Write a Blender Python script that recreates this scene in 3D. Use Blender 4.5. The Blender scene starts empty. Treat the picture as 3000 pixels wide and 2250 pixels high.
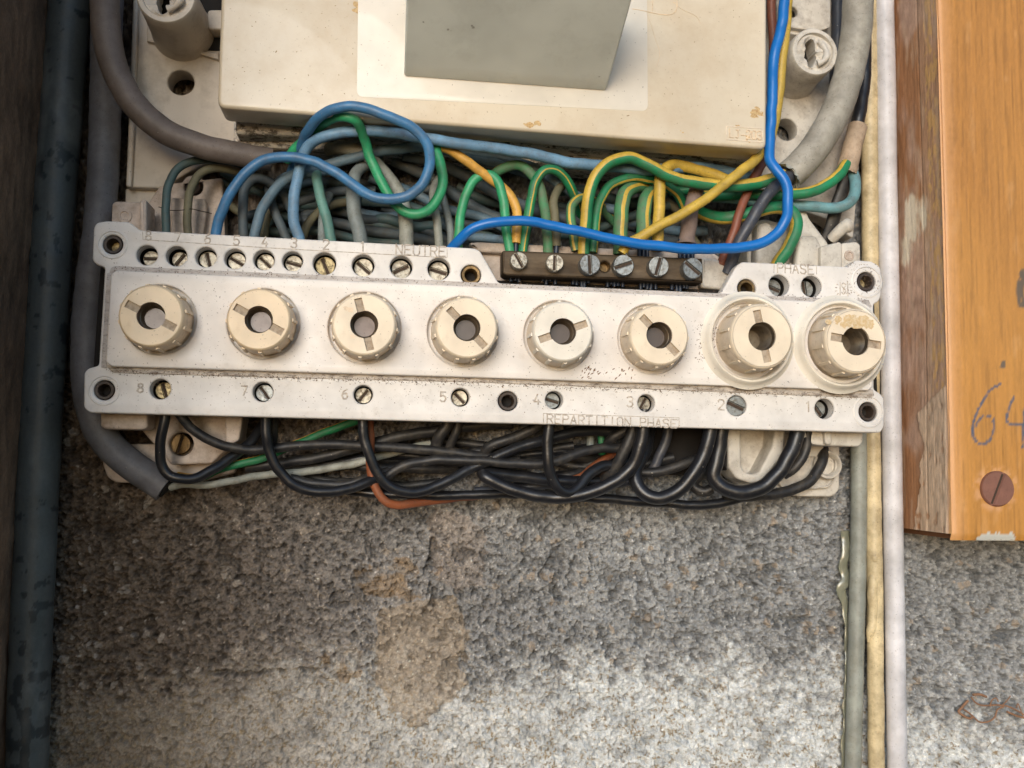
import bpy, bmesh, math, random
import numpy as np
from mathutils import Vector, Matrix, noise as mnoise
R = math.radians
scene = bpy.context.scene
COL = scene.collection
random.seed(7)

# ------------------------------------------------------------------ camera
# world: X right, Z up, wall face at Y=0, things stand out towards -Y.
FPX = 2700.0; DW = 0.605                      # focal length (photo pixels), metres from lens to wall
def _n(v): return v/np.linalg.norm(v)
en = _n(np.array([-372., 236., FPX]))         # wall normal (into the wall) in camera axes right, down, forward
ez = np.array([446., -30200., FPX]); ez = _n(ez-ez.dot(en)*en)
ex = np.cross(en, ez); ex = _n(ex)
if ex[0] < 0: ex = -ex
M3 = np.array([ex, en, ez])                   # rows: world X, Y, Z axes seen in camera axes
cam_r, cam_d, cam_f = M3[:, 0], M3[:, 1], M3[:, 2]
cd = bpy.data.cameras.new('camera'); cam = bpy.data.objects.new('camera', cd); COL.objects.link(cam)
cam.matrix_world = Matrix(((cam_r[0], -cam_d[0], -cam_f[0], 0), (cam_r[1], -cam_d[1], -cam_f[1], -DW),
                           (cam_r[2], -cam_d[2], -cam_f[2], 0), (0, 0, 0, 1)))
cd.sensor_width = 36; cd.lens = 36*FPX/3000; cd.clip_start = 0.01; cd.clip_end = 60
cd.dof.use_dof = True; cd.dof.focus_distance = 0.55; cd.dof.aperture_fstop = 12.0
scene.camera = cam
scene.render.resolution_x = 1024; scene.render.resolution_y = 768

# ------------------------------------------------------------------ light
SUN_TRAVEL = Vector((0.32, 1.0, -0.21)).normalized()
sun_el = math.asin(-SUN_TRAVEL.z)
sun_az = math.atan2(-SUN_TRAVEL.x, -SUN_TRAVEL.y)
w = bpy.data.worlds.new('World'); scene.world = w; w.use_nodes = True
wn = w.node_tree; bg = wn.nodes['Background']
sky = wn.nodes.new('ShaderNodeTexSky'); sky.sky_type = 'NISHITA'; sky.sun_disc = False
sky.sun_elevation = sun_el; sky.sun_rotation = sun_az; sky.air_density = 1.0; sky.dust_density = 1.0; sky.ozone_density = 3.0
wn.links.new(sky.outputs[0], bg.inputs[0]); bg.inputs[1].default_value = 0.15
ld = bpy.data.lights.new('sun', 'SUN'); ld.energy = 1.5; ld.angle = R(30); ld.color = (1, .995, .985)
sun = bpy.data.objects.new('sun', ld); COL.objects.link(sun)
sun.rotation_euler = SUN_TRAVEL.to_track_quat('-Z', 'Y').to_euler()
scene.view_settings.view_transform = 'Standard'; scene.view_settings.look = 'None'
scene.view_settings.exposure = 0.42; scene.view_settings.gamma = 1

# ------------------------------------------------------------------ geometry helpers
def W(x, y, h):
    """photo point at a height of h millimetres above the wall -> real place"""
    r = M3 @ np.array([x-1500., y-1125., FPX]); t = (DW-h/1000)/r[1]
    return Vector((r[0]*t, -h/1000, r[2]*t))
def pxs(x, y, h): return (W(x+1, y, h)-W(x, y, h)).length
def proj(X, H, Z):
    v = np.stack([X, (DW-H), Z]); c = M3.T @ v.reshape(3, -1)
    return (c[0]/c[2]*FPX+1500).reshape(X.shape), (c[1]/c[2]*FPX+1125).reshape(X.shape)

def origin(o):
    while o.parent: o = o.parent
    return Vector(o.location)
def link(name, me, mat, parent=None, loc=None):
    ms = mat if isinstance(mat, (list, tuple)) else [mat]
    if not me.materials:
        for m in ms: me.materials.append(m)
    o = bpy.data.objects.new(name, me); COL.objects.link(o)
    if parent is not None:
        me.transform(Matrix.Translation(-origin(parent))); o.parent = parent
    else:
        if loc is None:
            c = Vector((0, 0, 0)); n = max(1, len(me.vertices))
            for v in me.vertices: c += v.co
            loc = c/n
        me.transform(Matrix.Translation(-Vector(loc))); o.location = loc
    return o
def tag(o, label=None, cat=None, group=None, kind=None):
    if label: o['label'] = label
    if cat: o['category'] = cat
    if group: o['group'] = group
    if kind: o['kind'] = kind
    return o
def thing(name, label, cat, loc, group=None):
    o = bpy.data.objects.new(name, None); COL.objects.link(o); o.location = loc; o.empty_display_size = .01
    return tag(o, label, cat, group)
def mesh(name, vs, fs, smooth=False, mi=None):
    me = bpy.data.meshes.new(name); me.from_pydata([tuple(v) for v in vs], [], fs)
    if smooth: me.polygons.foreach_set('use_smooth', [True]*len(fs))
    if mi is not None: me.polygons.foreach_set('material_index', mi)
    me.update(); return me
def fixn(me, ang=35):
    bm = bmesh.new(); bm.from_mesh(me); bmesh.ops.recalc_face_normals(bm, faces=bm.faces)
    for e in bm.edges:
        e.smooth = (len(e.link_faces) == 2 and e.calc_face_angle(0) < R(ang))
    for f in bm.faces: f.smooth = True
    bm.to_mesh(me); bm.free(); return me

def plate(name, outline, h0, h1, bevel=.4, holes=(), round_px=0, world=False, seg=2):
    """solid slab: outline in photo pixels on the plane h1 (mm); holes = (x, y, r px) or point lists. real bevelled edges"""
    cu = bpy.data.curves.new(name, 'CURVE'); cu.dimensions = '2D'; cu.fill_mode = 'BOTH'
    th = (h1-h0)/2000; bv = min(bevel/1000, th*.95)
    cu.extrude = th-bv; cu.bevel_depth = bv; cu.bevel_resolution = seg; cu.offset = -bv
    def spl(pts):
        s = cu.splines.new('POLY'); s.points.add(len(pts)-1); s.use_cyclic_u = True
        for p, q in zip(s.points, pts): p.co = (q[0], q[1], 0, 1)
    def conv(pts):
        if world: return [(p[0], p[1]) for p in pts]
        return [(lambda v: (v.x, v.z))(W(p[0], p[1], h1)) for p in pts]
    o2 = conv(outline)
    if round_px: o2 = rounded(o2, round_px*pxs(outline[0][0], outline[0][1], h1) if not world else round_px)
    spl(o2)
    for hdef in holes:
        if len(hdef) == 3 and not hasattr(hdef[0], '__len__'):
            if world: cx, cy, r = hdef
            else:
                c = W(hdef[0], hdef[1], h1); cx, cy, r = c.x, c.z, hdef[2]*pxs(hdef[0], hdef[1], h1)
            spl([(cx+r*math.cos(a*math.tau/40), cy+r*math.sin(a*math.tau/40)) for a in range(40)])
        else: spl(conv(hdef))
    tmp = bpy.data.objects.new('tmp', cu); COL.objects.link(tmp)
    dg = bpy.context.evaluated_depsgraph_get(); dg.update()
    me = bpy.data.meshes.new_from_object(tmp.evaluated_get(dg)); me.name = name
    bpy.data.objects.remove(tmp); bpy.data.curves.remove(cu)
    hm = (h0+h1)/2000
    me.transform(Matrix(((1, 0, 0, 0), (0, 0, -1, -hm), (0, 1, 0, 0), (0, 0, 0, 1))))
    bm = bmesh.new(); bm.from_mesh(me); bmesh.ops.remove_doubles(bm, verts=bm.verts, dist=1e-6)
    bm.to_mesh(me); bm.free()
    me.materials.clear()
    return fixn(me, 40)
def rounded(pts, r, n=5):
    out = []; N = len(pts)
    for i in range(N):
        p0, p, p1 = [Vector(pts[k % N]) for k in (i-1, i, i+1)]
        a, b = p0-p, p1-p; la, lb = a.length, b.length
        rr = min(r, la*.45, lb*.45); s, e = p+a*(rr/la), p+b*(rr/lb)
        for k in range(n+1):
            t = k/n; out.append(tuple((1-t)**2*s+2*t*(1-t)*p+t*t*e))
    return out
def lathe(name, c, prof, n=48, ax=(0, -1, 0), mod=None):
    """spin (radius, height) pairs, metres, about the axis ax through c"""
    a = Vector(ax).normalized(); u = Vector((1, 0, 0)); u = (u-a*u.dot(a)).normalized(); v = a.cross(u)
    vs = []; fs = []
    for j, (r, z) in enumerate(prof):
        for i in range(n):
            t = i*math.tau/n; rr = r*(mod(t, j) if mod else 1)
            vs.append(Vector(c)+a*z+u*(rr*math.cos(t))+v*(rr*math.sin(t)))
    for j in range(len(prof)-1):
        for i in range(n):
            k = (i+1) % n; fs.append((j*n+i, j*n+k, (j+1)*n+k, (j+1)*n+i))
    if prof[-1][0] < .001: fs.append(tuple(range((len(prof)-1)*n, len(prof)*n)))
    return fixn(mesh(name, vs, fs), 40)
def box(name, x0, x1, y0, y1, z0, z1, bevel=0):
    me = bpy.data.meshes.new(name); bm = bmesh.new(); bmesh.ops.create_cube(bm, size=1)
    for v in bm.verts: v.co = ((x0+x1)/2+v.co.x*(x1-x0), (y0+y1)/2+v.co.y*(y1-y0), (z0+z1)/2+v.co.z*(z1-z0))
    if bevel: bmesh.ops.bevel(bm, geom=bm.edges[:], offset=bevel, segments=2, affect='EDGES')
    bm.to_mesh(me); bm.free(); return me

def catmull(P, step):
    P = [np.array(p, float) for p in P]
    if len(P) == 2: P = [P[0], (P[0]+P[1])/2, P[1]]
    Q = [2*P[0]-P[1]]+P+[2*P[-1]-P[-2]]; out = []
    for i in range(1, len(Q)-2):
        p0, p1, p2, p3 = Q[i-1:i+3]
        d = lambda a, b: max(1e-9, np.linalg.norm(a[:3]-b[:3])**.5)
        t0 = 0; t1 = d(p0, p1); t2 = t1+d(p1, p2); t3 = t2+d(p2, p3)
        n = max(2, int(np.linalg.norm(p2[:3]-p1[:3])/step))
        for k in range(n):
            t = t1+(t2-t1)*k/n
            A1 = (t1-t)/(t1-t0)*p0+(t-t0)/(t1-t0)*p1; A2 = (t2-t)/(t2-t1)*p1+(t-t1)/(t2-t1)*p2; A3 = (t3-t)/(t3-t2)*p2+(t-t2)/(t3-t2)*p3
            B1 = (t2-t)/(t2-t0)*A1+(t-t0)/(t2-t0)*A2; B2 = (t3-t)/(t3-t1)*A2+(t-t1)/(t3-t1)*A3
            out.append((t2-t)/(t2-t1)*B1+(t-t1)/(t2-t1)*B2)
    out.append(P[-1]); return out
def tube_mesh(name, P, sides=14, step=.0018, stripe=None, wob=0, caps=True, flat=1.0):
    """P: world (x, y, z, radius[, twist deg]); stripe: list of (centre deg, half width deg, material index)"""
    L = catmull(P, step); n = len(L); vs = []; fs = []; mi = []
    ph = random.random()*50
    for i in range(n):
        p = Vector(L[i][:3]); t = Vector(L[min(i+1, n-1)][:3])-Vector(L[max(i-1, 0)][:3]); t.normalize()
        u = Vector((0, -1, 0)); u = u-t*u.dot(t)
        if u.length < .15 and i: u = pu-t*pu.dot(t)
        u.normalize(); pu = u; v = t.cross(u)
        r = L[i][3]; tw = R(L[i][4]) if len(L[i]) > 4 else 0
        if wob:
            s = i*step*120+ph; p = p+u*(mnoise.noise((s, 1, ph))*wob)+v*(mnoise.noise((s, 7, ph))*wob)
        for k in range(sides):
            a = k*math.tau/sides+tw
            vs.append(p+u*(r*flat*math.cos(a))+v*(r*math.sin(a)))
    for i in range(n-1):
        for k in range(sides):
            k2 = (k+1) % sides
            fs.append((i*sides+k, i*sides+k2, (i+1)*sides+k2, (i+1)*sides+k)); m = 0
            if stripe:
                ac = (k+.5)*360/sides
                for c, hw, idx in stripe:
                    d = (ac-c+180) % 360-180
                    if abs(d) < hw: m = idx
            mi.append(m)
    if caps:
        fs.append(tuple(range(sides))); fs.append(tuple(range((n-1)*sides, n*sides))); mi += [0, 0]
    return fixn(mesh(name, vs, fs, True, mi), 50)
def wpts(pts, h, d):
    out = []
    for i, p in enumerate(pts):
        hh = p[2] if len(p) > 2 and p[2] is not None else (h if not isinstance(h, (tuple, list)) else h[0]+(h[1]-h[0])*i/(len(pts)-1))
        v = W(p[0], p[1], hh); dd = p[3] if len(p) > 3 and p[3] is not None else d
        out.append((v.x, v.y, v.z, dd/2*pxs(p[0], p[1], hh), p[4] if len(p) > 4 else 0))
    return out
def wire(pts, h, d, mat, label, stripe=None, name='wire', cat='wire', group=None, sides=14, wob=.0005, flat=1.0, step=.0018):
    me = tube_mesh(name, wpts(pts, h, d), sides, step, stripe, wob, True, flat)
    return tag(link(name, me, mat), label, cat, group)
def sub_tube(name, parent, pts, h, d, mat, sides=8, wob=0):
    return link(name, tube_mesh(name, wpts(pts, h, d), sides, .0015, None, wob), mat, parent)

# ------------------------------------------------------------------ materials
def srgb(r, g, b):
    f = lambda c: (c/255/12.92) if c/255 <= .04045 else ((c/255+.055)/1.055)**2.4
    return (f(r), f(g), f(b), 1)
def mat(name, col, rough=.5, dirt=None, dscale=60, dlo=.55, dhi=.75, damt=.6, specks=None, bump=.0001, bscale=400,
        metal=0, vary=.08, coat=0, spec=.5, stretch=None, sss=0, dirt2=None):
    m = bpy.data.materials.new(name); m.use_nodes = True; nt = m.node_tree; N = nt.nodes; L = nt.links
    b = N['Principled BSDF']; b.inputs['Roughness'].default_value = rough; b.inputs['Metallic'].default_value = metal
    b.inputs['Specular IOR Level'].default_value = spec; b.inputs['Coat Weight'].default_value = coat
    if sss: b.inputs['Subsurface Weight'].default_value = sss; b.inputs['Subsurface Radius'].default_value = (.002, .0015, .001)
    tc = N.new('ShaderNodeTexCoord'); src = tc.outputs['Object']
    if stretch:
        mp = N.new('ShaderNodeMapping'); mp.inputs['Scale'].default_value = stretch; L.new(src, mp.inputs[0]); src = mp.outputs[0]
    def nz(scale, det=4, ro=.6):
        n = N.new('ShaderNodeTexNoise'); n.inputs['Scale'].default_value = scale; n.inputs['Detail'].default_value = det
        n.inputs['Roughness'].default_value = ro; L.new(src, n.inputs['Vector']); return n.outputs['Fac']
    def ramp(fac, lo, hi):
        r = N.new('ShaderNodeMapRange'); r.inputs[1].default_value = lo; r.inputs[2].default_value = hi; L.new(fac, r.inputs[0]); return r.outputs[0]
    def mix(fac, a, bb):
        x = N.new('ShaderNodeMix'); x.data_type = 'RGBA'
        if hasattr(fac, 'node'): L.new(fac, x.inputs[0])
        else: x.inputs[0].default_value = fac
        for s, v in ((x.inputs[6], a), (x.inputs[7], bb)):
            if hasattr(v, 'node'): L.new(v, s)
            else: s.default_value = v
        return x.outputs[2]
    def mul(a, k):
        x = N.new('ShaderNodeMath'); x.operation = 'MULTIPLY'; L.new(a, x.inputs[0])
        if hasattr(k, 'node'): L.new(k, x.inputs[1])
        else: x.inputs[1].default_value = k
        return x.outputs[0]
    lo = tuple(c*(1-vary*2) for c in col[:3])+(1,); hi = tuple(min(1, c*(1+vary)) for c in col[:3])+(1,)
    c = mix(ramp(nz(dscale*.35, 3), .3, .7), lo, hi)
    if dirt: c = mix(mul(ramp(nz(dscale, 8, .7), dlo, dhi), damt), c, dirt)
    if dirt2: c = mix(mul(ramp(nz(dirt2[1], 6, .65), dirt2[2], dirt2[3]), dirt2[4]), c, dirt2[0])
    if specks:
        for sc, thr, scol, amt in specks:
            c = mix(mul(ramp(nz(sc, 2, .5), thr, thr+.03), amt), c, scol)
    L.new(c, b.inputs['Base Color'])
    rr = N.new('ShaderNodeMapRange'); rr.inputs[3].default_value = max(.03, rough-.1); rr.inputs[4].default_value = min(1, rough+.15)
    L.new(nz(dscale*2, 5), rr.inputs[0]); L.new(rr.outputs[0], b.inputs['Roughness'])
    if bump:
        bp = N.new('ShaderNodeBump'); bp.inputs['Strength'].default_value = 1; bp.inputs['Distance'].default_value = bump
        L.new(nz(bscale, 6, .65), bp.inputs['Height']); L.new(bp.outputs[0], b.inputs['Normal'])
    return m
def vmat(name, rough=.85, nscale=900, namt=.25, bump=.0002, spec=.3, stretch=None, att='col'):
    """material that takes its colour from the mesh's painted attribute, broken up by fine noise"""
    m = bpy.data.materials.new(name); m.use_nodes = True; nt = m.node_tree; N = nt.nodes; L = nt.links
    b = N['Principled BSDF']; b.inputs['Roughness'].default_value = rough; b.inputs['Specular IOR Level'].default_value = spec
    a = N.new('ShaderNodeAttribute'); a.attribute_name = att
    tc = N.new('ShaderNodeTexCoord'); mp = N.new('ShaderNodeMapping'); mp.inputs['Scale'].default_value = stretch or (1, 1, 1)
    L.new(tc.outputs['Object'], mp.inputs[0])
    n = N.new('ShaderNodeTexNoise'); n.inputs['Scale'].default_value = nscale; n.inputs['Detail'].default_value = 5; n.inputs['Roughness'].default_value = .7
    L.new(mp.outputs[0], n.inputs['Vector'])
    r = N.new('ShaderNodeMapRange'); r.inputs[1].default_value = .25; r.inputs[2].default_value = .75; r.inputs[3].default_value = 1-namt; r.inputs[4].default_value = 1+namt
    L.new(n.outputs[0], r.inputs[0])
    vm = N.new('ShaderNodeVectorMath'); vm.operation = 'SCALE'; L.new(a.outputs['Color'], vm.inputs[0]); L.new(r.outputs[0], vm.inputs['Scale'])
    L.new(vm.outputs[0], b.inputs['Base Color'])
    bp = N.new('ShaderNodeBump'); bp.inputs['Strength'].default_value = 1; bp.inputs['Distance'].default_value = bump
    L.new(n.outputs[0], bp.inputs['Height']); L.new(bp.outputs[0], b.inputs['Normal'])
    return m
DIRT = srgb(95, 72, 50)
M = {}
M['plastic'] = mat('aged_white_plastic', (.75, .71, .67, 1), .4, srgb(160, 145, 125), 90, .58, .8, .35, [(900, .69, srgb(70, 55, 45), .7)], .00006, 700)
M['strip'] = mat('dusty_white_plastic', (.73, .70, .665, 1), .48, srgb(150, 138, 122), 140, .56, .78, .35, [(1100, .70, srgb(90, 76, 66), .6), (500, .75, srgb(110, 92, 78), .5)], .00008, 800)
M['dirty'] = mat('dirt_caked_ledge', (.56, .50, .44, 1), .85, srgb(72, 56, 44), 420, .46, .66, .85, [(1500, .60, srgb(215, 205, 190), .5)], .0006, 900, stretch=(.35, 1, 1))
M['dirty_light'] = mat('dusty_ledge', (.52, .48, .45, 1), .8, srgb(95, 85, 75), 420, .5, .7, .7, [(1500, .63, srgb(60, 50, 42), .6)], .0003, 900, stretch=(.35, 1, 1))
M['cream'] = mat('yellowed_plastic', (.78, .62, .42, 1), .42, srgb(140, 110, 70), 120, .6, .85, .3, [(900, .70, srgb(90, 70, 50), .6)], .00005, 600, coat=.06, spec=.35)
M['cream2'] = mat('pale_cream_plastic', (.81, .695, .535, 1), .44, srgb(150, 125, 90), 120, .6, .85, .3, [(900, .70, srgb(90, 70, 50), .6)], .00005, 600, coat=.04, spec=.35)
M['ivory'] = mat('ivory_plastic', (.80, .75, .655, 1), .45, srgb(140, 125, 100), 120, .6, .85, .3, [(900, .70, srgb(90, 80, 65), .6)], .00005, 600, coat=.04, spec=.35)
M['slotdark'] = mat('dark_slot_strip', srgb(70, 54, 42), .8, srgb(40, 32, 26), 600, .4, .65, .7)
M['slot'] = mat('dark_slot_floor', (.44, .36, .27, 1), .7, srgb(95, 72, 50), 300, .45, .7, .6, None, .0002, 700)  # slot floor toned darker than the cap face
M['rimdirt'] = mat('grimy_cream_plastic', (.78, .62, .44, 1), .5, srgb(120, 92, 62), 260, .5, .75, .55, None, .0002, 700)
M['rimdirt2'] = mat('grimy_ivory_plastic', (.82, .71, .57, 1), .5, srgb(130, 105, 80), 260, .52, .78, .5, None, .0002, 700)
M['meter'] = mat('meter_cover_enamel', (.65, .565, .43, 1), .4, srgb(176, 148, 108), 22, .45, .8, .55, [(700, .70, srgb(140, 120, 95), .35), (260, .76, srgb(140, 100, 60), .5)], .00008, 500, coat=.15)
M['meter_win'] = mat('meter_window_frame', (.70, .64, .54, 1), .35, srgb(170, 150, 120), 70, .6, .9, .3, [(600, .69, srgb(100, 80, 60), .6)], .00004, 400, coat=.2)
M['visor'] = mat('grey_painted_visor', srgb(230, 236, 232), .5, srgb(120, 118, 108), 40, .5, .9, .3, [(160, .735, srgb(95, 88, 75), .6)], .00004, 400)
M['base'] = mat('grubby_base_plastic', (.60, .50, .42, 1), .55, srgb(110, 84, 58), 80, .44, .72, .65, [(900, .68, srgb(70, 52, 40), .5)], .00015, 500)
M['board'] = mat('meter_board_plastic', (.62, .55, .46, 1), .5, srgb(100, 78, 52), 50, .5, .8, .5, [(900, .70, srgb(80, 62, 48), .5)], .0001, 400)
M['board_r'] = mat('meter_board_plastic_pale', (.62, .58, .51, 1), .5, srgb(108, 92, 74), 90, .46, .74, .65, [(800, .68, srgb(80, 70, 60), .5)], .0001, 400)
M['cobweb'] = mat('dust_and_web_ledge', (.74, .70, .64, 1), .95, srgb(70, 58, 46), 200, .50, .58, .8, [(1200, .60, srgb(235, 230, 220), .6)], .0008, 600, stretch=(.6, 1, 1))
M['steel'] = mat('worn_zinc_screw', (.30, .32, .32, 1), .45, srgb(80, 66, 50), 420, .46, .62, .6, None, .00015, 900, metal=.85)
M['brass_screw'] = mat('worn_brass_screw', (.40, .33, .19, 1), .45, srgb(55, 40, 26), 420, .46, .6, .75, None, .0002, 900, metal=.8)
M['nickel'] = mat('dull_nickel_screw', (.44, .41, .34, 1), .45, srgb(70, 52, 36), 420, .47, .62, .7, None, .0002, 900, metal=.7)
M['brass'] = mat('tarnished_brass', srgb(90, 76, 58), .5, srgb(58, 46, 34), 150, .42, .66, .8, None, .0001, 600, metal=.55, stretch=(.25, 1, 1))
M['bushing'] = mat('old_brass_tube', srgb(120, 98, 65), .4, srgb(50, 38, 26), 300, .45, .65, .7, None, .0001, 600, metal=.7)
M['bushdark'] = mat('brown_rubber_grommet', srgb(62, 50, 42), .5, srgb(30, 24, 20), 300, .45, .65, .6, None, .0001, 600)
M['dark'] = mat('recess_shade', (.012, .010, .009, 1), .9, bump=0)  # near-black colour standing in for shade inside holes and hollows
M['glass'] = mat('smoky_window_disc', srgb(124, 108, 102), .4, srgb(84, 70, 62), 120, .42, .7, .6, [(900, .68, srgb(60, 45, 35), .7)], .00005, 300, coat=.15)
M['glassdark'] = mat('dark_window_disc', srgb(84, 73, 68), .35, srgb(56, 48, 44), 120, .45, .75, .5, None, .00005, 300, coat=.2)
M['thread'] = mat('oxidised_thread', srgb(138, 125, 108), .32, srgb(70, 60, 48), 300, .5, .7, .5, None, .0001, 600, metal=.75)
def wm(name, c, rough=.42, dirt=(88, 80, 68), amt=.45, lo=.44, hi=.72):
    return mat(name, srgb(*c), rough+.05, srgb(*dirt), 130, lo, hi, min(.85, amt+.18), [(1100, .67, srgb(35, 32, 28), .5), (620, .745, srgb(175, 168, 155), .6)], .00012, 600, vary=.16)
M['blue'] = wm('steel_blue_insulation', (66, 122, 168), .36, amt=.25)
M['ltblue'] = wm('pale_blue_insulation', (112, 152, 184), .45, amt=.35)
M['gryblue'] = wm('grey_blue_insulation', (104, 130, 146), .5, amt=.45)
M['slate'] = wm('slate_insulation', (84, 96, 102), .55, amt=.5)
M['dkteal'] = wm('dark_teal_insulation', (74, 98, 98), .5, amt=.45)
M['teal'] = wm('teal_insulation', (100, 148, 138), .5, amt=.35)
M['aqua'] = wm('aqua_insulation', (108, 154, 160), .5, amt=.4)
M['olive'] = wm('olive_grey_insulation', (112, 108, 84), .6, amt=.55)
M['grey'] = wm('grey_insulation', (132, 142, 142), .5, amt=.4)
M['palegrey'] = wm('pale_grey_insulation', (156, 158, 148), .5, amt=.4)
M['bright'] = mat('bright_blue_insulation', srgb(22, 110, 190), .33, srgb(30, 70, 120), 200, .6, .8, .3, None, .00005, 600, vary=.06)
M['green'] = wm('green_insulation', (52, 158, 108), .38, amt=.25)
M['dgreen'] = wm('dark_green_insulation', (30, 130, 85), .45, amt=.35)
M['dustgreen'] = wm('dusty_green_insulation', (72, 132, 90), .6, (105, 98, 85), .8, .42, .68)
M['yellow'] = wm('yellow_insulation', (206, 174, 72), .4, (120, 95, 50), .35)
M['amber'] = wm('amber_insulation', (222, 170, 78), .4, (130, 95, 50), .3)
M['brown'] = wm('brown_insulation', (135, 78, 58), .42, amt=.4)
M['orange'] = wm('rust_orange_insulation', (150, 86, 54), .42, amt=.35)
M['black'] = wm('black_insulation', (31, 32, 36), .26, (70, 65, 58), .2, .52, .76)
M['black2'] = wm('dusty_black_insulation', (36, 36, 38), .42, (88, 82, 73), .42, .46, .72)
M['ink'] = wm('slate_black_insulation', (62, 66, 76), .36, (90, 85, 80), .4)
M['strand'] = wm('blue_black_conductor', (34, 46, 66), .35, (20, 20, 20), .4)
M['cloth'] = wm('grey_brown_sleeve', (134, 116, 108), .75, (90, 75, 62), .5)
M['hose_dk'] = wm('mauve_grey_hose', (116, 105, 98), .5, (84, 72, 62), .3)
M['hose_gr'] = wm('mid_grey_hose', (108, 108, 112), .5, (80, 76, 74), .4)
M['hose_lt'] = wm('light_grey_hose', (165, 160, 148), .48, (110, 104, 92), .45)
M['tubewhite'] = wm('white_conduit_plastic', (208, 207, 211), .4, (175, 170, 164), .1)
M['tubecream'] = wm('cream_conduit_plastic', (210, 192, 152), .42, (130, 110, 78), .5)
M['tubegrey'] = wm('grey_conduit_plastic', (146, 150, 142), .42, (112, 108, 92), .4)
M['tan'] = wm('tan_sleeve', (182, 160, 136), .6, (120, 98, 76), .5)
M['glue'] = mat('clear_glue', srgb(186, 188, 166), .14, bump=.0006, bscale=250, coat=1)
M['glue'].node_tree.nodes['Principled BSDF'].inputs['Transmission Weight'].default_value = .6

# ------------------------------------------------------------------ numpy noise for the sculpted surfaces
def vnoise(X, Z, sc, seed):
    rs = np.random.RandomState(seed); T = rs.rand(256, 256)
    x = X*sc; z = Z*sc; xi = np.floor(x).astype(int); zi = np.floor(z).astype(int); fx = x-xi; fz = z-zi
    fx = fx*fx*(3-2*fx); fz = fz*fz*(3-2*fz); g = lambda i, j: T[(xi+i) & 255, (zi+j) & 255]
    return (g(0, 0)*(1-fx)+g(1, 0)*fx)*(1-fz)+(g(0, 1)*(1-fx)+g(1, 1)*fx)*fz
def fbm(X, Z, sc, seed, o=4, g=.5):
    s = 0; a = 1; t = 0
    for k in range(o): s = s+a*vnoise(X, Z, sc*2**k, seed+k); t += a; a *= g
    return s/t
def worley(X, Z, sc, seed):
    rs = np.random.RandomState(seed); J = rs.rand(256, 256, 3)
    x = X*sc; z = Z*sc; xi = np.floor(x).astype(int); zi = np.floor(z).astype(int)
    F1 = np.full(X.shape, 9.); F2 = np.full(X.shape, 9.); C = np.zeros(X.shape); T = np.zeros(X.shape)
    for i in (-1, 0, 1):
        for j in (-1, 0, 1):
            q = J[(xi+i) & 255, (zi+j) & 255]; ox = xi+i+q[..., 0]-x; oz = zi+j+q[..., 1]-z; d = np.hypot(ox, oz)+.25*np.abs(ox*(q[..., 2]-.5)+oz*(.5-q[..., 0]))
            m = d < F1; F2 = np.where(m, F1, np.minimum(F2, d)); C = np.where(m, q[..., 2], C); T = np.where(m, ox*np.cos(q[..., 2]*39)+oz*np.sin(q[..., 2]*39), T); F1 = np.where(m, d, F1)
    return F1, F2, C, T
def sstep(a, b, x): t = np.clip((x-a)/(b-a), 0, 1); return t*t*(3-2*t)
def pip(px, py, poly):
    ins = np.zeros(px.shape, bool); n = len(poly)
    for i in range(n):
        x0, y0 = poly[i]; x1, y1 = poly[(i+1) % n]
        if y0 == y1: continue
        c = ((y0 > py) != (y1 > py)) & (px < (x1-x0)*(py-y0)/(y1-y0)+x0); ins ^= c
    return ins
def grid_mesh(name, V, Cc):
    ny, nx = V.shape[:2]; me = bpy.data.meshes.new(name); idx = np.arange(ny*nx).reshape(ny, nx)
    q = np.stack([idx[:-1, :-1], idx[:-1, 1:], idx[1:, 1:], idx[1:, :-1]], -1).reshape(-1, 4)
    me.vertices.add(ny*nx); me.vertices.foreach_set('co', V.reshape(-1).astype(np.float32))
    me.loops.add(q.size); me.loops.foreach_set('vertex_index', q.reshape(-1).astype(np.int32))
    me.polygons.add(len(q)); me.polygons.foreach_set('loop_start', (np.arange(len(q))*4).astype(np.int32))
    me.polygons.foreach_set('use_smooth', np.ones(len(q), bool))
    me.update(calc_edges=True)
    at = me.color_attributes.new('col', 'FLOAT_COLOR', 'POINT')
    at.data.foreach_set('color', np.concatenate([Cc, np.ones(Cc.shape[:2]+(1,))], -1).reshape(-1).astype(np.float32))
    return me
def lin(r, g, b): return np.array(srgb(r, g, b)[:3])

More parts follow.
